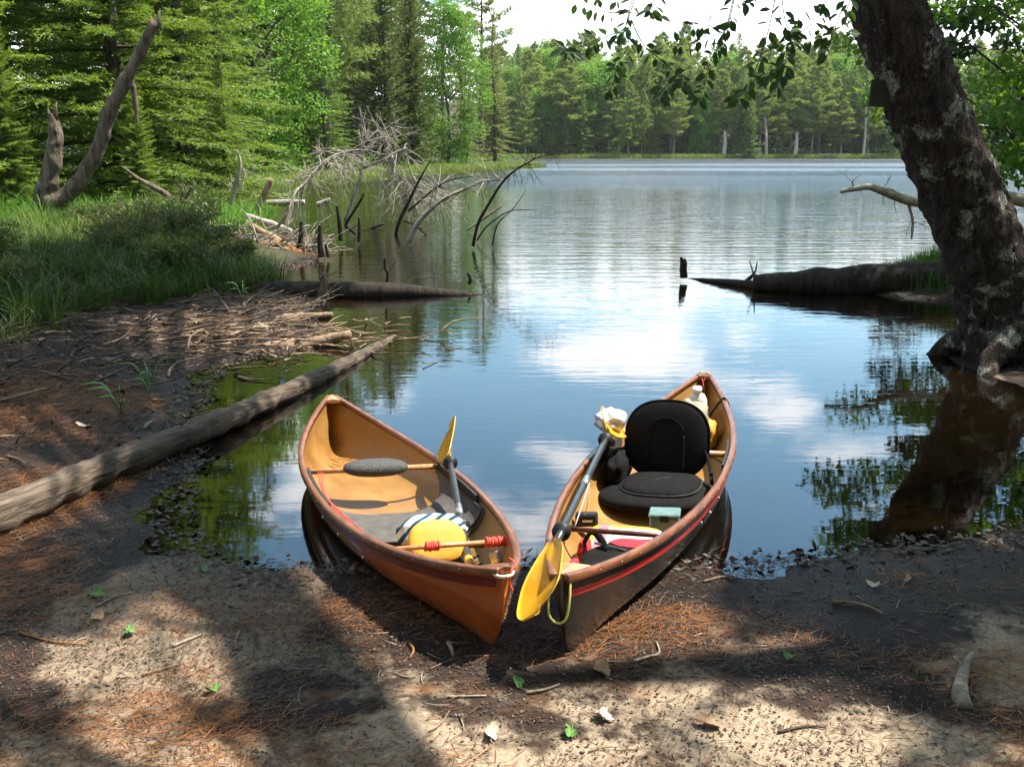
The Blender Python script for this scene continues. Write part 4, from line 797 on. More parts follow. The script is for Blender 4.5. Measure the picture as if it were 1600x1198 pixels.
# leafy trees on the right bank behind the leaning trunk
def leafy_tree(name, loc, H, spread, n, leaf, per, label, cat='tree', mat=None, low=.3, seed=1, group=None, tr=.1):
    r = np.random.default_rng(seed); o_ = empty(name, loc, label, cat, group); mb = MB(); tube(mb, spline([(0, 0, -.3), (.1, 0, H * .4), (0, .1, H * .9)], 16), [tr * 1.3, tr, tr * .3], 12, .08, 5); mb.build('trunk', M['bark'], o_); cm = MB(); lm_ = MB()
    for k in range(n):
        z = H * (low + (1 - low) * (k + r.random()) / n); a = k * 2.4 + r.normal() * .4; rr = spread * r.uniform(.35, 1.0) * math.sin(PI * min(1, .2 + .75 * (z / H - low) / (1 - low))) ** .6; c = np.array([math.cos(a) * rr, math.sin(a) * rr, z]); leafball(cm, c, r.uniform(.4, .75), per, leaf, r, .45)
        tube(lm_, spline([(0, 0, max(.3, z - rr * .7)), tuple(c * .5 + np.array([0, 0, z * .5 - .2])), tuple(c)], 6), [.03, .015, .005], 5, cap=False)
    lm_.build('limbs', M['bark'], o_)['kind'] = 'stuff'; cm.build('crown', mat or M['leafy'], o_, False); return o_
leafy_tree('broadleaf_tree', (8.0, 14.2, gz(8.0, 14.2)), 8.5, 3.2, 90, .12, 260, 'sunlit green leafy tree behind the leaning trunk', low=.14, seed=4)
leafy_tree('broadleaf_tree', (10.6, 19.2, gz(10.6, 19.2)), 10, 3.8, 90, .16, 230, 'darker leafy tree at the right frame edge beyond the sunlit one', low=.12, seed=9, mat=M['beech'])
# ------------------------------------------------------------------ unseen shade trees beside and behind the viewpoint, crowns shaped for their shadows
KS = SUN[:2] / SUN[2]
def gp(px, py, Z=.03):
    u = (px - 800) / FPX; v = -(py - 599) / FPX; c, s = math.cos(PITCH), math.sin(PITCH); d = np.array([u, c + v * s, -s + v * c]); tt = (Z - CAM_H) / d[2]; return (np.array([0, 0, CAM_H]) + tt * d)[:2]
OPEN = [np.array([gp(*q) for q in pl]) for pl in ([(190, 1010), (300, 880), (345, 862), (420, 880), (425, 1070), (330, 1090), (240, 1060)], [(565, 930), (700, 985), (900, 1030), (1010, 1000), (1060, 1080), (1000, 1230), (640, 1230)],
        [(-60, 650), (120, 632), (330, 640), (420, 690), (300, 740), (180, 800), (-60, 850)], [(180, 505), (420, 490), (570, 490), (570, 560), (300, 575), (200, 545)], [(1090, 1010), (1290, 975), (1340, 1040), (1180, 1100)], [(1180, 1120), (1330, 1090), (1400, 1160), (1240, 1230)], [(0, 1010), (150, 1000), (330, 1040), (300, 1070), (60, 1060)], [(160, 1110), (330, 1100), (410, 1160), (400, 1230), (200, 1230)])]
def seg_d(P, a, b):
    a = np.array(a); b = np.array(b); ab = b - a; tt = np.clip(((P - a) @ ab) / (ab @ ab), 0, 1); return np.linalg.norm(P - a - tt[:, None] * ab, axis=1)
def keep_open(Pw):          # leaves out foliage that would shade the chosen sunlit patches
    G = Pw[:, :2] - KS * (Pw[:, 2:3] - .15); jit = fbm(G[:, 0], G[:, 1], 5, 3, 8) * .07; k = np.ones(len(Pw), bool)
    for pl in OPEN: k &= ~((pdist(G, pl) * np.where(inside(G, pl), -1, 1)) < .05 + jit)
    k &= (seg_d(G, (-.02, 3.0), (-1.15, 6.0)) + jit > .47) & (seg_d(G, (.2, 3.0), (1.3, 6.4)) + jit > .45)
    return k
def shade_crown(B, targets, seed, leaf=.095, per=170):  # leaf clumps set up the sun rays so their shadows land on the targets
    r = np.random.default_rng(seed); cm = MB(); tips = []
    for (gx_, gy_, rad, n_, z0, z1) in targets:
        for k in range(n_):
            z = r.uniform(z0, z1); g_ = np.array([gx_, gy_]) + r.normal(0, rad * .5, 2); c = np.array([*(g_ + KS * z), z]); tips.append(c)
            d = rdir(per, r); Pw = c + d * (r.uniform(.45, .8) * r.uniform(.2, 1.05, (per, 1)) ** .6) * np.array([1, 1, .55]); Pw = Pw[keep_open(Pw)]; m_ = len(Pw)
            if m_ == 0: continue
            D = unit(rdir(m_, r) + np.array([0, 0, -.25])); S_ = unit(np.cross(D, unit(np.array([0, 0, 1.]) + rdir(m_, r) * .7))); blades(cm, Pw - B, D, S_, leaf * r.uniform(.75, 1.25, m_), leaf * .62)
    return cm, tips
def shade_tree(name, label, P_, radii, targets, seed):
    B = np.array(P_[0], float); B[2] = 0; o_ = empty(name, B, label, 'tree', 'trees shading the beach'); Q = spline(np.array(P_, float), 40); mb = MB(); tube(mb, Q - B, radii, 24, .07, 6); mb.build('trunk', M['bark'], o_)
    cm, tips = shade_crown(B, targets, seed); cm.build('crown', M['beech'], o_, False)
    for tp_ in tips[::3]:
        f = np.argmin(np.abs(Q[:, 2] - max(2.8, tp_[2] - 1.5))); md = (Q[f] + tp_) / 2 + np.array([0, 0, .3]); sh = np.array([tp_, md]); 
        if keep_open(np.linspace(Q[f], tp_, 6)).sum() < 4: continue
        limb(o_, [Q[f] - B, md - B, tp_ - B], .03)
sA = lambda s: (1.23 + .41 * s, -1.13 + 1.12 * s, 1.5 * s)
shade_tree('unseen_shade_tree', 'tree leaning over the beach whose trunk shadow crosses the sand', [(1.18, -1.25, -.15), sA(.8), sA(2), sA(3.5), sA(5), sA(6.5), sA(8)], [.33, .25, .22, .205, .185, .15, .08],
           [(-3.4, 7.4, .9, 16, 7, 10), (-3.2, 3.9, .5, 10, 6, 9), (-1.75, 3.55, .35, 9, 6, 9), (-1.2, 2.55, .45, 7, 6, 9), (-.75, 4.1, .3, 4, 7, 9), (-4.6, 10.3, 1.3, 80, 8, 11), (-3.4, 12.0, .9, 60, 8, 10), (-5.6, 12.6, 1.3, 80, 8, 11), (-6.6, 10.6, 1.3, 50, 8, 11), (-4.8, 14.2, .8, 30, 8, 11), (-3.9, 7.6, .8, 14, 8, 10), (-4.2, 7.0, .8, 14, 7, 10)], 31)
shade_tree('unseen_shade_tree', 'tree beside the beach shading the right foreground', [(5.6, 3.6, -.2), (5.5, 3.7, 3), (5.2, 4.0, 6), (5.0, 4.2, 9)], [.3, .24, .18, .06],
           [(1.5, 3.72, .5, 22, 5, 9), (2.3, 3.6, .5, 16, 5, 9), (.75, 3.55, .28, 6, 6, 9), (1.9, 3.0, .4, 9, 6, 9), (1.2, 2.75, .35, 5, 6, 9), (3.0, 4.8, .6, 12, 5, 8), (2.6, 2.6, .5, 10, 6, 9), (.9, 2.3, .4, 4, 6, 9)], 32)

shade_tree('unseen_shade_tree', 'unseen tree added on the right bank to shade the leaning trunk', [(8.6, 9.6, -.2), (8.5, 9.6, 3), (8.3, 9.5, 6), (8.2, 9.4, 9)], [.26, .2, .14, .05],
           [(4.2, 8.0, .4, 12, 5, 9), (1.6, 7.6, .4, 10, 6, 9), (4.6, 11.7, .7, 14, 5, 9), (3.3, 12.2, .5, 8, 5, 9), (4.9, 6.9, .5, 10, 5, 9), (.1, 6.5, .6, 14, 6, 9), (.9, 6.9, .5, 12, 6, 9)], 33)  # added out of view: clumps that darken the leaning trunk and its twigs

V, f_ = LEAN_CROWN.get(); q = f_[0]; kk = keep_open(V[q].mean(1) + B0); obj('crown', V[q[kk].ravel()], np.arange(kk.sum() * 4).reshape(-1, 4), M['beech'], lt, False)  # crown thinned where its leaves would shade the sunlit patches

for k in range(60):                       # the wood the photographer stands in
    if k < 38: x, y = rt.uniform(-26, 24), rt.uniform(-24, -4.5)
    elif k < 50: x, y = rt.uniform(18.5, 30), rt.uniform(-5, 15)
    else: x, y = rt.uniform(-26, -11.5), rt.uniform(-5, 8)
    tree(BK[k % 6] if k % 3 else 'mid_broad', 'forest_tree', x, y, rt.uniform(.85, 1.15), rt.uniform(0, 6.28), 'tree of the wood behind the viewpoint, out of the picture', 'wood behind the viewpoint')
shade_tree('unseen_shade_tree', 'unseen tree added behind the viewpoint, its crown blocking skylight over the beach', [(-2.2, -2.6, -.2), (-2.2, -2.5, 3), (-2.0, -2.2, 6), (-1.8, -1.9, 9)], [.3, .24, .18, .06],
           [(-5.5, 0.2, 1.3, 26, 5, 9), (-3.0, .4, 1.2, 26, 5, 9), (-.5, .2, 1.2, 26, 5, 9), (-6.5, 3.0, 1.2, 20, 5, 8), (-4.6, 2.2, .9, 16, 5, 8), (2.2, .4, 1.0, 20, 6, 9), (4.2, 1.0, 1.0, 20, 5, 8)], 36)  # added overhead clumps, out of view, that cut the skylight on the beach

# ------------------------------------------------------------------ logs, snags and driftwood
def log(name, label, P_, radii, mat, seg=14, rough=.1, fr=6, n=30, cat='log', group=None):
    P_ = np.array(P_, float); B = P_[0].copy(); mb = MB(); tube(mb, spline(P_, n) - B, radii, seg, rough, fr); return tag(mb.build(name, mat, None, True, B), label, cat, group)
def snag(name, label, main, radii, mat, twigs=0, tl=.4, hang=.5, seed=0, extra=(), cat='dead branch', group='dead branches standing in the shallows', tr=.004, rough=.08, start=.35, seg=8):
    r = np.random.default_rng(seed); P_ = spline(np.array(main, float), 28); B = P_[0].copy(); o_ = empty(name, B, label, cat, group); mb = MB(); tube(mb, P_ - B, radii, seg, rough, 9); mb.build('stem', mat, o_)
    for (q, rr) in extra: mb = MB(); tube(mb, spline(np.array(q, float), 18) - B, rr, 7, rough, 9); mb.build('branch', mat, o_)
    if twigs:
        mb = MB(); paths = [P_] + [spline(np.array(q, float), 18) for q, _ in extra]
        for k in range(twigs):
            pth = paths[k % len(paths)]; i_ = int(len(pth) * r.uniform(start, .98)); p0 = pth[i_]; L_ = tl * r.uniform(.4, 1.2); d = unit(rdir(1, r)[0] * np.array([1, .6, 1]) + np.array([0, 0, -hang])); Q = [p0, p0 + d * L_ * .5 + rdir(1, r)[0] * .05 * L_, p0 + d * L_ + np.array([0, 0, -hang * .35]) * L_]
            tube(mb, spline(np.array(Q), 6) - B, [tr, tr * .4], 4, cap=False)
            for _ in range(2): a = Q[1] + rdir(1, r)[0] * .02; d2 = unit(d + rdir(1, r)[0] * .9); tube(mb, np.array([a, a + d2 * L_ * .4]) - B, [tr * .6, tr * .3], 3, cap=False)
        tw_ = mb.build('twigs', mat, o_); tw_['kind'] = 'stuff'
    return o_
def px(pl, Y, dy=0):
    n_ = len(pl)
    if Y < 0: Y = 1.65 / math.tan(PITCH + math.atan((pl[0][1] - 599) / FPX))      # foot of the stem at the waterline
    return [at(a, b, Y + dy * k / max(1, n_ - 1)) for k, (a, b) in enumerate(pl)]
LG = [np.array([*gp(a, b, z), z]) for a, b, z in [(0, 806, .085), (150, 738, .085), (300, 678, .075), (420, 625, .055), (520, 578, .03), (585, 545, .005), (625, 523, -.04)]]; LG = [LG[0] * 2 - LG[1] + np.array([-.1, .0, .0])] + LG
log('beached_log', 'long weathered log running from the beach into the lake', LG, [.095, .088, .082, .075, .066, .056, .046, .028], M['beachlog'], 36, .24, 7, 160)
log('sunken_log', 'dark waterlogged log lying half afloat beyond the beached log', [(-3.3, 11.7, .03), (-2.3, 11.85, .04), (-1.3, 11.9, .03), (-.2, 11.95, -.05)], [.16, .14, .11, .03], M['darkwood'], 16, .12)
snag('root_stub', 'grey root stub rising at the end of the sunken log', px([(497, 482), (502, 462), (508, 440), (500, 425)], 11.7), [.06, .05, .045, .02], M['greywood'], 10, .4, .1, 5, group=None, cat='root', tr=.008)
G = 'dead branches standing in the shallows'
D_, Pa = M['darkwood'], M['pale']
snag('dead_sapling', 'pale arching leafless sapling trailing fine twigs', px([(447, 358), (455, 325), (462, 300), (475, 288), (494, 266), (512, 249), (533, 239), (560, 234)], -1, 1), [.045, .04, .035, .028, .02, .012], Pa, 95, .85, .6, 1, tr=.010)
snag('dead_pole', 'upright dark dead pole topped by a spray of pale twigs', px([(540, 346), (553, 306), (562, 281), (566, 253), (566, 228), (572, 214)], 24.9), [.055, .05, .04, .035, .03, .02], M['pale'], 60, .75, .2, 2, [(px([(566, 228), (585, 210), (600, 202), (618, 197)], 24.9), [.018, .006]), (px([(566, 240), (585, 218), (600, 214), (610, 217)], 24.8), [.016, .005])], tr=.010, start=.5)
snag('dead_bough', 'thick pale broken bough with hanging twigs', px([(566, 262), (594, 253), (612, 243), (622, 238), (636, 232)], 24.8), [.05, .045, .04, .035], Pa, 100, 1.0, .9, 3, [(px([(612, 243), (622, 270), (634, 292), (638, 312)], 24.7), [.02, .006]), (px([(633, 235), (640, 262), (652, 285), (680, 300)], 24.8), [.02, .006])], tr=.010)
snag('dead_branch', 'black crooked stem curving up out of the shallows', px([(621, 372), (619, 365), (625, 344), (637, 319), (648, 296), (662, 269), (675, 247)], 20.6), [.034, .038, .036, .03, .02, .008], D_, 26, .35, .1, 4, [(px([(638, 330), (659, 312), (681, 294), (706, 281), (731, 277), (753, 277)], 20.6), [.024, .018, .010, .004]), (px([(630, 345), (648, 352), (660, 362), (672, 372)], 20.6), [.02, .012])])
snag('dead_bough', 'long pale bough sloping low over the water to the right', px([(638, 378), (650, 353), (672, 328), (697, 309), (728, 295), (753, 284), (787, 281)], -1), [.05, .045, .035, .03, .02, .008], Pa, 60, .5, .2, 5, [(px([(672, 328), (676, 300), (690, 285)], 20.8), [.015, .006])], tr=.009)
snag('dead_branch', 'slanting dark stem reaching far right over open water', px([(739, 385), (747, 350), (762, 322), (781, 291), (800, 270), (828, 253), (847, 244), (887, 242)], -1), [.03, .028, .024, .02, .015, .009, .005], D_, 40, .4, .0, 6, tr=.005, start=.5)
snag('dead_branch', 'short pale broken stick beside the slanting dark stem', px([(729, 360), (750, 346), (784, 322)], -1), [.02, .025, .02], M['driftwood'])
snag('dead_branch', 'thin dark twig bowing low over the water', px([(745, 376), (757, 358), (769, 347), (797, 330), (837, 328)], -1), [.018, .015, .012, .005], D_)
snag('dead_branch', 'thin upright twig beyond the bowing one', px([(769, 384), (778, 350), (803, 325), (822, 297)], -1), [.014, .012, .008, .004], D_)
for (pl, Yd, rr, lb) in [([(502, 402), (500, 376), (500, 352)], 16.4, .05, 'black upright post nearest the bank tip'), ([(533, 376), (531, 350), (527, 322)], 17.8, .05, 'black post with a forked top left of the thin posts'), ([(561, 378), (562, 358), (561, 340)], 18.0, .04, 'short black post amid the dead branches'), ([(514, 402), (511, 392), (509, 382)], 16.2, .03, 'tiny black stub beside the nearest post'), ([(467, 393), (470, 372), (471, 346)], 17.2, .05, 'dark post among the driftwood logs'), ([(556, 366), (545, 356), (541, 350), (562, 316), (569, 302)], 18.4, .035, 'dark crooked stem bent right behind the posts'), ([(604, 446), (606, 428), (602, 418), (601, 403)], 14.2, .022, 'small black crooked stick standing alone in the shallows'), ([(733, 444), (735, 436), (731, 427)], 14.4, .025, 'black stub poking from the water right of the crooked stems'), ([(541, 353), (556, 364), (575, 358), (600, 350)], 19.2, .04, 'low dead bough lying along the water')]:
    snag('dead_post', lb, px(pl, -1), [rr, rr * .9, rr * .6], D_, 4, .25, 0, int(Yd * 10), cat='dead stem')
snag('dead_birch', 'white leafless birch stem on the left bank', px([(357, 352), (362, 315), (372, 278), (376, 255), (370, 233)], 22.5), [.07, .06, .05, .035, .012], Pa, 12, .5, .1, 9, [(px([(368, 292), (362, 282), (360, 272)], 22.5), [.025, .008]), (px([(371, 285), (384, 278), (378, 262)], 22.5), [.022, .008])], 'dead tree', None, .008, start=.4)
snag('broken_stump', 'brown broken stump slanting out of the driftwood', px([(388, 362), (404, 326), (424, 280)], 20.5), [.10, .09, .05], M['driftwood'], 0, cat='stump', group=None)
log('pale_log', 'pale straight log floating across the cove', px([(405, 318), (440, 317), (476, 316)], 30), [.09, .1, .08], Pa)
log('pale_log', 'short pale log end beyond the posts in the cove', px([(496, 320), (516, 312)], 30), [.08, .06], Pa)
snag('fallen_branch', 'grey fallen branch sloping down the grassy bank', px([(193, 262), (215, 279), (233, 289), (263, 306), (280, 322)], 18.5), [.02, .035, .05, .055, .06], M['greywood'], 4, .3, 0, 8, [(px([(280, 322), (286, 302), (282, 288)], 18.5), [.035, .012]), (px([(284, 318), (294, 302), (300, 292)], 18.4), [.04, .03])], cat='dead branch', group=None)
# forked dead tree on the left
ft = empty('forked_dead_tree', at(80, 338, 17.6), 'forked grey dead tree, one stem leaning and one broken short', 'dead tree'); B = np.array(ft.location)
for (pl, rr, nm) in [([(72, 345), (86, 323), (113, 297), (139, 259), (158, 222), (169, 180), (188, 143), (203, 113), (222, 79), (243, 34)], [.20, .17, .14, .125, .12, .125, .115, .10, .095, .085], 'leaning_stem'), ([(66, 345), (70, 315), (76, 285), (83, 248), (87, 218), (86, 196), (82, 178)], [.26, .20, .165, .145, .13, .10, .05], 'broken_stem'), ([(203, 128), (209, 142), (212, 165), (214, 192)], [.06, .05, .04, .03], 'stub'), ([(62, 350), (52, 352), (42, 360)], [.13, .09, .04], 'root')]:
    mb = MB(); tube(mb, spline(np.array(px(pl, 17.6)), 60) - B, rr, 22, .26, 5)
    tip = np.array(px(pl, 17.6)[-1]) - B
    for sx_ in ((-.05, .0), (.03, .03), (.06, -.02)):
        if nm.endswith('_stem'): tube(mb, [tip + np.array([sx_[0], sx_[1], -.12]), tip + np.array([sx_[0] * 1.2, sx_[1], .02]), tip + np.array([sx_[0] * 1.5 + .01, sx_[1], .14 + sx_[0]])], [.04, .03, .004], 6, .2)
    mb.build(nm, M['greywood'], ft)
# driftwood on the bank tip
DW = [([(385, 337), (430, 352), (468, 366)], 18.6, .06, 'pale', 'straight pale driftwood log across the bank tip'), ([(390, 352), (430, 374), (470, 398)], 17.4, .07, 'driftwood', 'brown driftwood log sloping to the water at the bank tip'), ([(330, 352), (380, 362), (430, 378)], 18.2, .11, 'deadwood', 'thick grey driftwood trunk on the bank tip'), ([(415, 394), (450, 396), (500, 402)], 16.6, .10, 'rotwood', 'orange rotten log at the water edge of the bank tip'), ([(400, 388), (430, 386), (462, 392)], 16.8, .12, 'rotwood', 'mound of orange crumbling wood on the bank tip'), ([(420, 372), (445, 340), (452, 322)], 18.0, .03, 'driftwood', 'thin upright driftwood stick above the rotten log'), ([(300, 352), (312, 330), (322, 318)], 18.6, .07, 'pale', 'pale splintered root on the grassy bank'), ([(340, 372), (400, 380), (440, 392)], 17.0, .06, 'greywood', 'grey log half buried in front of the driftwood'), ([(436, 380), (470, 358), (482, 352)], 17.8, .03, 'pale', 'pale stick crossing the driftwood logs')]
for (pl, Yd, rr, mt, lb) in DW: log('driftwood_log', lb, px(pl, Yd), [rr * .8, rr, rr * .45], M[mt], 14, .32, 6, 30, 'driftwood', 'driftwood on the bank tip')
mb = MB(); rk = np.random.default_rng(91)
for k in range(190):
    q = at(rk.uniform(318, 500), rk.uniform(345, 398), rk.uniform(16.4, 18.6)); q[2] = max(gz(q[0], q[1]), 0) + .03; L_ = rk.uniform(.15, .8); d = unit(np.array([rk.normal(.5, 1), rk.normal(0, .6), abs(rk.normal(.25, .45))])); tube(mb, spline([q, q + d * L_ * .5 + rk.normal(0, .07, 3) * L_, q + d * L_ + rk.normal(0, .1, 3) * L_], 6), [rk.uniform(.006, .022), .004], 5)
tag(mb.build('driftwood_tangle', M['deadwood'], None), 'tangle of small dead branches over the bank tip', 'branches', kind='stuff')
DB = [([(185, 545), (300, 533), (420, 512)], 9.4, .06, 'driftwood', 'sunlit driftwood log at the back of the debris mat'), ([(270, 566), (400, 552), (480, 540), (548, 522)], 8.75, .065, 'driftwood', 'long driftwood log edging the debris mat by the water'), ([(330, 528), (400, 524), (460, 514)], 9.6, .04, 'pale', 'pale driftwood branch across the debris mat'), ([(395, 520), (412, 513), (430, 526)], 9.3, .035, 'pale', 'whitish curled root on the debris mat'), ([(300, 560), (345, 548), (400, 530)], 9.0, .03, 'pale', 'slim pale stick slanting over the debris mat'), ([(410, 505), (460, 498), (520, 492)], 10.2, .045, 'driftwood', 'driftwood pole behind the debris mat'), ([(40, 408), (90, 404), (130, 402)], 14.6, .08, 'driftwood', 'brown driftwood log lying in the grass'), ([(90, 412), (120, 406), (150, 412)], 14.2, .03, 'pale', 'pale forked stick against the log in the grass'), ([(0, 640), (20, 640), (38, 656)], 6.6, .07, 'driftwood', 'knotted root lump at the left frame edge'), ([(215, 690), (228, 668), (236, 658)], 6.0, .012, 'pale', 'pale stick leaning on the needles by the beached log'), ([(60, 640), (52, 622), (48, 608)], 6.9, .014, 'driftwood', 'bent root standing beside the root lump'), ([(0, 668), (60, 664), (105, 668)], 6.3, .015, 'driftwood', 'thin straight stick on the needles below the root lump')]
for (pl, Yd, rr, mt, lb) in DB: log('driftwood_log' if rr > .02 else 'stick', lb, px(pl, Yd), [rr * 1.1, rr * 1.35, rr * .6], M[mt], 12, .22, 8, 22, 'driftwood' if rr > .02 else 'stick', 'driftwood on the left shore')
snag('white_sapling', 'thin white leafless sapling curving up from the mud', px([(184, 421), (189, 398), (198, 382), (210, 370)], 13.4), [.022, .02, .014, .006], Pa, cat='dead sapling', group=None)
# right side: rotten trunk, stump, twig, hanging bough
log('rotten_log', 'black rotten trunk jutting from the right bank into the lake', [(5.9, 11.8, .16), (4.9, 12.0, .17), (3.9, 12.2, .12), (3.02, 12.4, .07)], [.24, .22, .17, .12], M['darkwood'], 22, .2, 5, 50)
log('root_spur', 'thin dark root running from the rotten trunk toward the stump', [(3.1, 12.4, .04), (2.75, 12.9, .03), (2.4, 13.5, -.01)], [.06, .04, .015], M['darkwood'], 10, .2, 7, 16, 'root')
snag('splintered_stump', 'small splintered black stump alone in the water', px([(1068, 434), (1068, 424), (1067, 412), (1064, 402)], -1), [.055, .05, .04, .012], M['darkwood'], 0, cat='stump', group=None, rough=.3, extra=[(px([(1069, 425), (1071, 412), (1070, 404)], 13.4), [.03, .012])])
snag('dead_twig', 'forked black twig sticking up by the rotten trunk', [(2.9, 12.62, .0), (3.02, 12.6, .12), (3.08, 12.6, .2), (3.1, 12.6, .33)], [.035, .025, .012, .005], M['darkwood'], 0, group=None, extra=[([(3.06, 12.6, .17), (3.0, 12.6, .34)], [.012, .004])])
snag('hanging_bough', 'pale mossy dead bough stretching over the water behind the leaning trunk', px([(1640, 322), (1600, 314), (1570, 309), (1500, 318), (1446, 317), (1420, 314), (1397, 306), (1379, 299), (1358, 292), (1337, 295), (1313, 300)], 11.4), [.075, .07, .065, .055, .05, .042, .035, .02], simple('mossy_deadwood', (.40, .36, .25), (.17, .14, .09), 8, .85, .5, .01), 10, .25, .2, 6, [(px([(1418, 315), (1426, 346), (1424, 374)], 11.4), [.018, .012]), (px([(1335, 296), (1332, 284), (1341, 276)], 11.4), [.012, .005]), (px([(1410, 310), (1395, 297), (1375, 294)], 11.4), [.012, .005])], 'dead branch', None, .006)

# ------------------------------------------------------------------ grass, sedge, shrubs, undergrowth
def grass(name, label, Pxy, h0, h1, wd, mat, r, lean=.35, tuft=0):
    if tuft:
        k_ = len(Pxy) // tuft; c_ = Pxy[:k_]; hs = r.uniform(.45, 1.25, k_) * (1 + .35 * fbm(c_[:, 0], c_[:, 1], 1.3, 3, 9)); off = r.normal(0, .055, (k_, tuft, 2)); Pxy = (c_[:, None] + off).reshape(-1, 2); ang = np.arctan2(off[..., 1], off[..., 0]).ravel() + r.normal(0, .5, k_ * tuft); hs = np.repeat(hs, tuft)
    n_ = len(Pxy); z = ground_h(Pxy[:, 0], Pxy[:, 1]); P_ = np.column_stack([Pxy, z - .02]); L_ = r.uniform(h0, h1, n_); a = r.uniform(0, 2 * PI, n_) if not tuft else ang; L_ = L_ * (hs if tuft else 1); o_ = np.stack([np.cos(a), np.sin(a), 0 * a], 1) * (lean * r.uniform(.2, 1.3, n_))[:, None]
    S_ = np.stack([np.cos(a + 1.57 + r.normal(0, .6, n_)), np.sin(a + 1.57), 0 * a], 1); S_ = unit(S_); w_ = (wd * r.uniform(.6, 1.3, n_))[:, None]; up = np.array([0, 0, 1.])
    m_ = P_ + up * (L_ * .55)[:, None] + o_ * (L_ * .3)[:, None]; e_ = P_ + up * (L_ * (1 - .25 * lean))[:, None] + o_ * L_[:, None]
    V = np.stack([P_ - S_ * w_ / 2, P_ + S_ * w_ / 2, m_ + S_ * w_ * .4, m_ - S_ * w_ * .4, e_], 1).reshape(-1, 3); i_ = np.arange(n_)[:, None] * 5; mb = MB(); mb.add(V, i_ + np.array([0, 1, 2, 3]), i_ + np.array([3, 2, 4])); return tag(mb.build(name, mat, None, False), label, 'grass', kind='stuff')
rg = np.random.default_rng(17)
def scatter(poly, n_, r, dens=None):
    poly = np.array(poly); lo, hi = poly.min(0), poly.max(0); P_ = r.uniform(lo, hi, (n_ * 3, 2)); P_ = P_[inside(P_, poly)]
    if dens is not None: P_ = P_[dens(P_)]
    return P_[:n_]
cl_ = lambda q: lambda P_: fbm(P_[:, 0], P_[:, 1], 1.6, 3, 12) + rg.normal(0, .25, len(P_)) > q
grass('bank_grass', 'tall green grass covering the left bank', scatter([(-10, 12), (-8.5, 18), (-5.6, 16), (-3.7, 14.2), (-2.75, 12.4), (-3.0, 11.4), (-3.6, 10.3), (-4.2, 9.0), (-4.4, 7.9), (-8, 7.6)], 30000, rg, cl_(-.05)), .2, .5, .012, M['darkgrass'], rg, .75, 24)
grass('dry_grass', 'brownish dry stalks among the left bank grass', scatter([(-10, 12), (-8.5, 18), (-5.6, 16), (-3.7, 14.2), (-2.75, 12.4), (-3.0, 11.4), (-3.6, 10.3), (-4.2, 9.0), (-8, 7.8)], 6000, rg, lambda P_: fbm(P_[:, 0], P_[:, 1], 1.1, 3, 44) + rg.normal(0, .3, len(P_)) > .2), .2, .6, .008, M['sedge'], rg, .6)
grass('bank_grass', 'sunlit grass and weeds below the left wood', scatter([(-16, 17), (-12, 30), (-9.8, 31), (-6.0, 23.5), (-4.0, 18), (-5.5, 16.2), (-10, 16)], 30000, rg, cl_(-.3)), .3, .7, .02, M['grass'], rg, .7, 20)
def shore_pts(i0, i1, n_, d0, d1, r):
    P_ = []; L_ = LAKE[i0:i1 + 1]; seg = np.linalg.norm(np.diff(L_, axis=0), axis=1); k = r.choice(len(seg), n_, p=seg / seg.sum()); f = r.random(n_)[:, None]; a = L_[k]; b = L_[k + 1]; t_ = unit(b - a); nrm_ = np.stack([t_[:, 1], -t_[:, 0]], 1); return a + (b - a) * f + nrm_ * r.uniform(d0, d1, (n_, 1))
grass('shore_sedge', 'yellow green sedge fringe along the wooded point', shore_pts(38, 47, 26000, -.2, 2.0, rg), .3, .65, .03, M['sedge'], rg)
grass('shore_sedge', 'pale sedge line along the far shore', shore_pts(29, 34, 16000, -.3, 3.0, rg), .5, 1.0, .10, M['sedge'], rg)
grass('grass_tuft', 'bright sunlit grass on the small bank behind the rotten trunk', scatter([(4.3, 12.05), (5.2, 11.5), (7.5, 11.8), (8, 14), (5.8, 13.4), (4.4, 12.6)], 9000, rg), .14, .32, .010, M['grass'], rg)
grass('bank_grass', 'weeds on the right bank around the leaning tree', scatter([(4.8, 8.6), (6.5, 7.5), (8, 11), (5.6, 11), (5.0, 9.9)], 3000, rg), .1, .3, .010, M['grass'], rg)
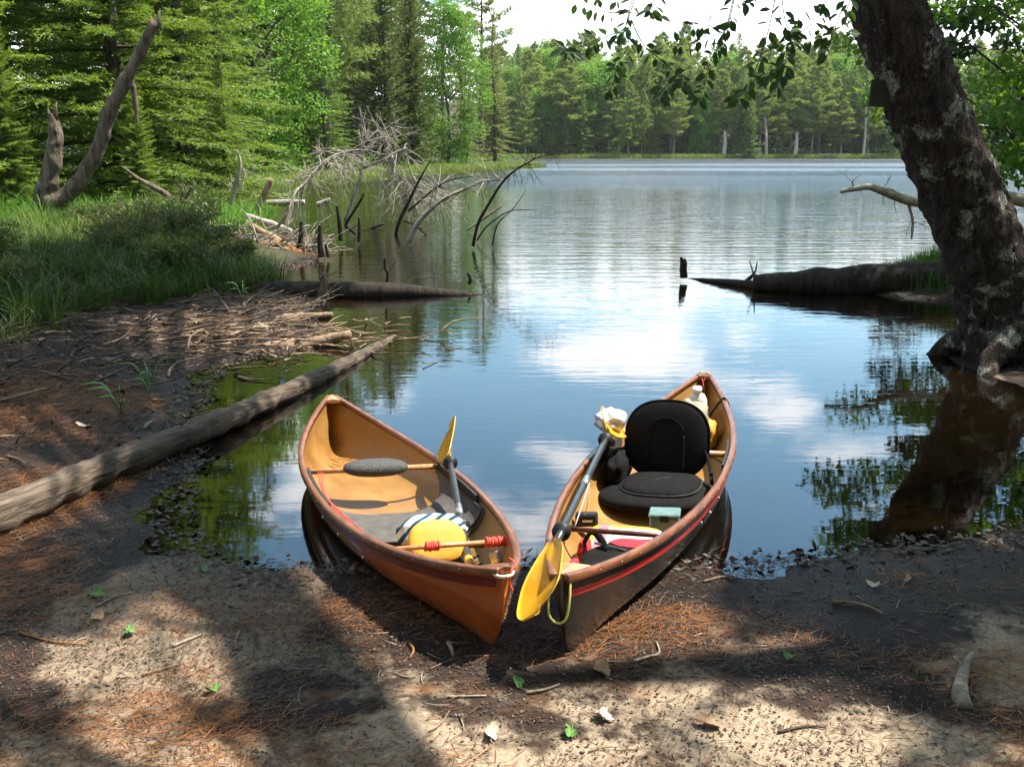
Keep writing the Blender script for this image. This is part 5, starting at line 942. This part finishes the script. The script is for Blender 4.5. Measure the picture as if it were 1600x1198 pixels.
for k, (x, y, s_, lb) in enumerate([(-5.6, 15.0, .8, 'reddish brown waterside shrub left of the white sapling'), (-4.8, 14.6, .75, 'dense dark shrub behind the white sapling'), (-4.2, 14.0, .55, 'low green shrub toward the bank tip'), (-3.6, 12.9, .45, 'small shrub at the grassy bank end above the sunken log'), (-4.9, 12.6, .65, 'low shrub in the shaded grass below the white sapling'), (-6.2, 11.6, .6, 'dark low shrub in the grass near the left frame edge'), (-3.9, 11.6, .5, 'small bush above the debris mat'), (-6.9, 16.6, .55, 'leafy shrub beside the base of the forked dead tree'), (-5.9, 18.6, 1.0, 'bright shrub behind the reddish one on the bank'), (-5.2, 10.2, .45, 'short tangled bush in the nearest bank grass')]):
    r = np.random.default_rng(100 + k); o_ = empty('waterside_shrub', (x, y, gz(x, y)), lb, 'shrub', 'shrubs on the left bank'); sm = MB(); lm_ = MB()
    for j in range(80):
        a = r.uniform(0, 6.28); d = np.array([math.cos(a), math.sin(a), 0]); tip = d * r.uniform(.2, .9) * s_ + np.array([0, 0, r.uniform(.4, .95) * s_]); Q = spline([(0, 0, 0) + d * .1, tuple(tip * .55 + np.array([0, 0, .12])), tuple(tip)], 7); tube(sm, Q, [.008, .003], 4, cap=False)
        n_ = 34; f = r.uniform(.35, 1, n_); c = np.stack([np.interp(f, np.linspace(0, 1, 7), Q[:, q]) for q in range(3)], 1) + r.normal(0, .035, (n_, 3)); D = unit(rdir(n_, r) + np.array([0, 0, .6])); blades(lm_, c, D, perp(D, r), .055, .022)
    sm.build('stems', M['bark_con'], o_); lm_.build('foliage', M['shrub'], o_, False)
ub = MB(); ru = np.random.default_rng(55)
for k in range(240):
    x = ru.uniform(-2, 134); y = 206.5 + ru.uniform(0, 14); h_ = ru.uniform(.9, 2.6); leafball(ub, np.array([x, y, gz(x, y) + h_ * .6]), h_, 60, .5, ru, .8)
tag(ub.build('undergrowth', M['fir'], None, False), 'low bushy undergrowth under the far shore trees', 'undergrowth', kind='stuff')
ub = MB()
for k in range(150):
    y = ru.uniform(24, 100); x = np.interp(y, [24, 32, 39, 48, 56, 68, 80, 92, 100], [-9.5, -13, -12, -12, -10.4, -8.8, -5.4, -1.9, 0]) - ru.uniform(0, 5); h_ = ru.uniform(.35, 1.1); leafball(ub, np.array([x, y, gz(x, y) + h_ * .5]), h_, 90, .16, ru, .8)
tag(ub.build('undergrowth', M['leafy'], None, False), 'leafy undergrowth along the edge of the left wood', 'undergrowth', kind='stuff')
# dead standing trunks on the far shore
for (pa, pb, rr, lb) in [((1131, 243), (1132, 206), .45, 'stout pale dead trunk on the far shore'), ((1197, 245), (1195, 183), .32, 'tall grey dead trunk with stub branches on the far shore'), ((1242, 243), (1245, 207), .45, 'pale forked dead trunk right of the tall one'), ((1349, 243), (1353, 165), .32, 'bare pale pine trunk near the leaning tree')]:
    a = at(*pa, 205.5); b = at(*pb, 205.5); snag('dead_tree', lb, [a, (a + b) / 2 + np.array([.15, 0, 0]), b], [rr, rr * .8, rr * .4], M['pale'], 16, 1.4, .1, int(pa[0]), (), 'dead tree', 'dead trunks on the far shore', .06)
for (x0, x1, lb) in [((1150), (1190), 'fallen pale trunk lying along the far shore'), ((1280), (1330), 'second fallen trunk on the far shore near the right')]:
    log('fallen_log', lb, [at(x0, 243, 204.5), at(x1, 242, 205)], [.3, .2], M['pale'], 8, .1, 1, 8)

# ------------------------------------------------------------------ litter on the beach
rn = np.random.default_rng(77)
def ok(P_, lim=.012): return P_[ground_h(P_[:, 0], P_[:, 1]) > lim]
P_ = np.column_stack([rn.uniform(-4, 3.2, 240000), rn.uniform(1.9, 7.5, 240000)]); d_ = fbm(P_[:, 0], P_[:, 1] * 2.0, 1.8, 4, 21) + .35 * (P_[:, 0] < -1.9); P_ = ok(P_[d_ + rn.normal(0, .25, len(P_)) > .05])[:90000]
n_ = len(P_); a = rn.normal(0, .9, n_) + .3; D = unit(np.stack([np.cos(a), np.sin(a), rn.normal(.03, .12, n_)], 1)); S_ = unit(np.cross(D, np.array([0, 0, 1.]) + rn.normal(0, .2, (n_, 3)))); mb = MB(); blades(mb, np.column_stack([P_, ground_h(P_[:, 0], P_[:, 1]) + .004]), D, S_, rn.uniform(.04, .11, n_), rn.uniform(.0016, .003, n_))
tag(mb.build('fallen_needles', M['needle'], None, False), 'orange fallen pine needles matted over the beach', 'needles', kind='stuff')
P_ = ok(np.column_stack([rn.uniform(-4.5, 3.4, 150000), rn.uniform(1.9, 8.5, 150000)]), .0); d_ = fbm(P_[:, 0], P_[:, 1], 6.5, 4, 22) * .7 + .6 * fbm(P_[:, 0], P_[:, 1], 1.7, 3, 23); P_ = P_[d_ + rn.normal(0, .12, len(P_)) > .0][:90000]
n_ = len(P_); D = unit(np.column_stack([rn.normal(size=(n_, 2)), rn.normal(.1, .25, n_)])); S_ = unit(np.cross(D, np.array([0, 0, 1.]) + rn.normal(0, .4, (n_, 3)))); mb = MB(); blades(mb, np.column_stack([P_, ground_h(P_[:, 0], P_[:, 1]) + .005]), D, S_, rn.uniform(.005, .018, n_), rn.uniform(.003, .010, n_))
tag(mb.build('dark_litter', M['crumb'], None, False), 'dark bits of bark and leaf littering the beach', 'litter', kind='stuff')
P_ = ok(np.column_stack([rn.uniform(-5, 3.4, 260000), rn.uniform(1.9, 8.0, 260000)]), -.01); d_ = fbm(P_[:, 0], P_[:, 1], 1.9, 4, 27); P_ = P_[d_ + rn.normal(0, .3, len(P_)) > -.1][:100000]
n_ = len(P_); a = rn.uniform(0, 2 * PI, n_); D = unit(np.stack([np.cos(a), np.sin(a), rn.normal(.04, .14, n_)], 1)); S_ = unit(np.cross(D, np.array([0, 0, 1.]) + rn.normal(0, .3, (n_, 3)))); mb = MB(); blades(mb, np.column_stack([P_, ground_h(P_[:, 0], P_[:, 1]) + .004]), D, S_, rn.uniform(.02, .075, n_), rn.uniform(.0015, .0035, n_))
tag(mb.build('old_needles', leafmat('rotting_needles', (.11, .058, .032), (.012, .008, .006), .05), None, False), 'dark rotting needles covering the damp beach', 'needles', kind='stuff')
L0 = np.vstack([LAKE[-14:], LAKE[:12]]); sg_ = np.linalg.norm(np.diff(L0, axis=0), axis=1); k_ = rn.choice(len(sg_), 5200, p=sg_ / sg_.sum()); Q_ = L0[k_] + (L0[k_ + 1] - L0[k_]) * rn.random((5200, 1)) + rn.normal(0, .085, (5200, 2)); Q2 = np.column_stack([rn.uniform(-6, -1.9, 9000), rn.uniform(5.5, 12.5, 9000)]); P_ = np.vstack([ok(Q_, -.012), ok(Q2, .0)]); n_ = len(P_)
zz = np.maximum(ground_h(P_[:, 0], P_[:, 1]), 0) + .005; D = unit(np.column_stack([rn.normal(size=(n_, 2)), rn.normal(.08, .2, n_)])); S_ = unit(np.cross(D, np.array([0, 0, 1.]) + rn.normal(0, .35, (n_, 3)))); mb = MB(); blades(mb, np.column_stack([P_, zz]), D, S_, rn.uniform(.015, .06, n_), rn.uniform(.006, .03, n_))
tag(mb.build('bark_chips', leafmat('wet_bark_chips', (.11, .075, .05), (.018, .013, .010), .03), None, False), 'dark bark chips and flotsam along the waterline', 'litter', kind='stuff')
mb = MB()
for k in range(380):
    c = np.array(at(0, 0, 1)); big = k < 250
    x, y = (rn.normal(-2.5, .75), rn.normal(8.9, .5)) if big else (rn.uniform(-5.2, -1.9), rn.uniform(5.2, 11.5))
    if y > 7.3 + (x + 4) * .2 and not big and x > -2.3: continue
    z = max(0, gz(x, y)) + .015 + (.05 * rn.random() if big else 0); L_ = rn.uniform(.06, .25) * rn.choice([1, 1, 2.2]); a = rn.normal(.2, .85); d = np.array([math.cos(a), math.sin(a), rn.normal(.03, .1)]); q = np.array([x, y, z]); tube(mb, spline([q, q + d * L_ * .5 + rn.normal(0, .12, 3) * L_ * np.array([1, 1, .3]), q + d * L_], 5), [rn.uniform(.003, .015), .003], 5)
tag(mb.build('driftwood_sticks', M['driftwood'], None), 'tangle of small bleached sticks on the left shore', 'sticks', kind='stuff')
mb = MB()
for k in range(260):
    x, y = rn.uniform(-5.2, -2.0), rn.uniform(6.4, 12); 
    if gz(x, y) < 0: continue
    z = gz(x, y) + .01; L_ = rn.uniform(.1, .6); a = rn.normal(.2, .7); d = np.array([math.cos(a), math.sin(a), abs(rn.normal(.1, .25))]); q = np.array([x, y, z]); tube(mb, spline([q, q + d * L_ * .5 + rn.normal(0, .03, 3), q + d * L_], 5), [rn.uniform(.004, .014), .003], 5)
tag(mb.build('dark_sticks', M['greywood'], None), 'grey twigs lying on the shaded mud', 'sticks', kind='stuff')
mb = MB()
for k in range(420):
    x, y = rn.uniform(-3.2, 2.8), rn.uniform(2.0, 5.2)
    if gz(x, y) < .005: continue
    q = np.array([x, y, gz(x, y) + .005]); L_ = rn.uniform(.025, .12); a = rn.uniform(0, 6.28); d = np.array([math.cos(a), math.sin(a), .05]); tube(mb, spline([q, q + d * L_ * .5 + rn.normal(0, .15, 3) * L_ * np.array([1, 1, .2]), q + d * L_], 4), [rn.uniform(.0012, .0035), .001], 5)
tag(mb.build('beach_twigs', M['deadwood'], None), 'tiny broken twigs scattered over the beach', 'twigs', kind='stuff')
oc = np.array([[1, 0, 0], [-1, 0, 0], [0, 1, 0], [0, -1, 0], [0, 0, 1], [0, 0, -1.]]); of = np.array([[0, 2, 4], [2, 1, 4], [1, 3, 4], [3, 0, 4], [2, 0, 5], [1, 2, 5], [3, 1, 5], [0, 3, 5]]); P_ = ok(np.column_stack([rn.uniform(-3, 2.8, 3400), rn.uniform(2.0, 4.4, 3400)]), .0); n_ = len(P_); zz = ground_h(P_[:, 0], P_[:, 1]); V = (oc[None] * (rn.uniform(.0025, .008, (n_, 1, 1)) * np.array([1, 1, .7]) * rn.uniform(.7, 1.3, (n_, 6, 1))) + np.column_stack([P_, zz + .002])[:, None]).reshape(-1, 3); mb = MB(); mb.add(V, None, (of[None] + np.arange(n_)[:, None, None] * 6).reshape(-1, 3))
tag(mb.build('grit', leafmat('grit_stones', (.19, .155, .12), (.03, .022, .017), .02), None, True), 'small grit and pebbles on the sand', 'grit', kind='stuff')
STK = [([(150, 942), (180, 925), (205, 918)], .005, 'pale', 'short pale stick at the sand patch left edge'), ([(270, 1005), (300, 992), (318, 985)], .006, 'pale', 'pale stick on the bright sand patch'), ([(370, 1010), (368, 995), (374, 978)], .006, 'driftwood', 'upright looking bent twig beside the trunk shadow'), ([(222, 1052), (260, 1040), (276, 1034)], .005, 'driftwood', 'thin stick below the bright sand patch'), ([(182, 1056), (206, 1055)], .005, 'pale', 'tiny pale stick among orange needles'), ([(30, 985), (80, 998), (138, 1003)], .005, 'rotwood', 'long thin orange twig on the left sand'), ([(990, 1030), (1012, 1024), (1030, 1018), (1026, 1000)], .006, 'pale', 'forked pale twig in front of the black canoe'), ([(822, 1080), (850, 1076), (875, 1068)], .006, 'deadwood', 'grey stick near the centre foreground'), ([(1300, 934), (1330, 936), (1360, 944), (1380, 955)], .008, 'driftwood', 'knobbly twig in the shade on the right beach'), ([(640, 1000), (646, 1012), (640, 1024)], .006, 'rotwood', 'curled orange bark strip by the amber canoe bow'), ([(700, 1000), (706, 1012), (708, 1022)], .008, 'driftwood', 'short brown stick under the amber canoe bow'), ([(1100, 898), (1130, 890), (1150, 893)], .006, 'driftwood', 'twig at the wet edge right of the black canoe'), ([(850, 895), (700, 1090), (760, 1086)][1:], .005, 'pale', 'thin straight stick in the orange needles'), ([(1215, 1150), (1260, 1140), (1290, 1144)], .005, 'greywood', 'thin grey stick near the bottom right')]
for (pl, rr, mt, lb) in STK:
    Q = [np.array([*gp(a, b, .04), 0]) for a, b in pl]
    for q in Q: q[2] = gz(q[0], q[1]) + rr * 1.2
    log('stick', lb, Q, [rr, rr * .8, rr * .5], M[mt], 7, .15, 20, 12, 'stick', 'sticks on the beach')
kn = empty('knotty_root', (0, 0, 0), 'smooth grey root knob sticking out of the sand at lower right', 'root'); Q = [np.array([*gp(a, b, .05), z]) for a, b, z in [(1508, 1104, .035), (1500, 1085, .055), (1502, 1060, .05), (1510, 1035, .05), (1522, 1020, .06)]]; mb = MB(); tube(mb, spline(np.array(Q), 24), [.03, .026, .02, .013, .006], 14, .18, 14); mb.build('stem', M['deadwood'], kn)
Q = [np.array([*gp(a, b, .05), z]) for a, b, z in [(1505, 1048, .05), (1496, 1036, .06), (1490, 1030, .06)]]; mb = MB(); tube(mb, spline(np.array(Q), 10), [.014, .008, .005], 10, .15, 14); mb.build('branch', M['deadwood'], kn)
# single leaves lying about
M['deadleaf'] = simple('dry_leaf', (.50, .33, .20), (.32, .19, .10), 20, .7, .4, .004); M['paleleaf'] = simple('pale_dry_leaf', (.70, .58, .44), (.52, .40, .28), 20, .7, .4, .004); M['greenleaf'] = simple('fresh_leaf', (.12, .25, .05), (.08, .17, .03), 20, .5, .3, .003)
def leaf_obj(pxy, size, mat, lobes, lab, seed):
    r = np.random.default_rng(seed); g_ = gp(*pxy, .04); n_ = 40; an = np.linspace(0, 2 * PI, n_, endpoint=False); rad = size * (.62 + .38 * np.abs(np.cos(an * lobes / 2)) ** .6) * (1 + .08 * r.normal(size=n_)) * (1 - .15 * np.cos(an)); V = [(0, 0, .012)]
    for f in (.5, 1): V += [(q * f * math.cos(a) * 1.15, q * f * math.sin(a) * .8, .006 + f * f * (.010 * math.sin(2 * a + seed) + .010)) for a, q in zip(an, rad)]
    j = np.arange(n_); j2 = (j + 1) % n_; mb = MB(); mb.add(V, np.stack([1 + j, 1 + n_ + j, 1 + n_ + j2, 1 + j2], 1), np.stack([0 * j, 1 + j, 1 + j2], 1)); tube(mb, [(0, 0, .012), (size * 1.2, 0, .012), (size * 1.9, .01, .02)], [.0015, .001], 5); o_ = mb.build('fallen_leaf', mat, None, True, (g_[0], g_[1], gz(*g_) + .004)); o_.rotation_euler = (r.normal() * .12, r.normal() * .12, r.uniform(0, 6)); tag(o_, lab, 'leaf', 'leaves fallen on the beach')
for k, a in enumerate([((150, 925), .03, 'greenleaf', 5, 'green lobed leaf in the dark litter at left'), ((202, 985), .028, 'greenleaf', 3, 'small green leaf on the left sand'), ((152, 962), .03, 'deadleaf', 3, 'orange brown leaf left of the sand patch'), ((942, 1048), .036, 'deadleaf', 2, 'tan leaf in front of the black canoe stem'), ((940, 1124), .032, 'paleleaf', 5, 'pale curled leaf near the bottom centre'), ((892, 1152), .026, 'greenleaf', 5, 'green leaf at the bottom centre'), ((810, 1066), .024, 'greenleaf', 3, 'yellow green leaf below the gap between the canoes'), ((1233, 1026), .022, 'greenleaf', 3, 'green leaf out on the right beach'), ((1367, 906), .024, 'paleleaf', 2, 'yellowish leaf in the shade at right'), ((768, 1154), .028, 'paleleaf', 2, 'pale leaf at the edge of the trunk shadow'), ((1102, 1136), .036, 'deadleaf', 2, 'reddish leaf lying in the needles'), ((318, 882), .02, 'greenleaf', 2, 'tiny green leaf at the top of the sand patch'), ((1420, 898), .022, 'deadleaf', 2, 'small orange leaf on the shaded right beach'), ((133, 662), .055, 'paleleaf', 3, 'big pale bark flake on the left needles'), ((332, 1078), .022, 'greenleaf', 2, 'small yellow green leaf under the sand patch')]): leaf_obj(a[0], a[1], M[a[2]], a[3], a[4], k)
# green sprouts on the mud
for k, (pxy, Yd) in enumerate([((190, 650), 6.3), ((235, 625), 6.9), ((380, 480), 10.9)]):
    r = np.random.default_rng(k); g_ = at(*pxy, Yd); g_[2] = gz(g_[0], g_[1]); o_ = empty('water_plant', g_, ['long leaved green sprout on the mud by the beached log', 'green sprout with heart shaped leaves on the shaded mud', 'grassy sprout beside the debris mat'][k], 'plant', 'sprouts on the mud')
    for j in range(7):
        a = r.uniform(0, 6.28); d = np.array([math.cos(a), math.sin(a), 0]); L_ = r.uniform(.14, .3); Q = spline([(0, 0, 0), tuple(d * L_ * .3 + np.array([0, 0, L_ * .7])), tuple(d * L_ * .8 + np.array([0, 0, L_ * .75]))], 8); mb = MB(); tube(mb, Q, [.004, .006, .012, .010, .002], 6, flat=.25); mb.build('leaf', M['greenleaf'], o_)

# ------------------------------------------------------------------ summer haze over the lake
hzm, t, o = material('haze'); pv = N(t, 'ShaderNodeVolumePrincipled'); pv.inputs['Density'].default_value = .0001; pv.inputs['Color'].default_value = (.93, .96, 1.0, 1); pv.inputs['Anisotropy'].default_value = .3; link(t, pv.outputs[0], o.inputs['Volume'])
mb = MB(); box(mb, (20, 290, 22.5), (940, 720, 52)); tag(mb.build('haze', hzm, None, False), 'thin pale summer haze over the lake', 'haze', kind='stuff')
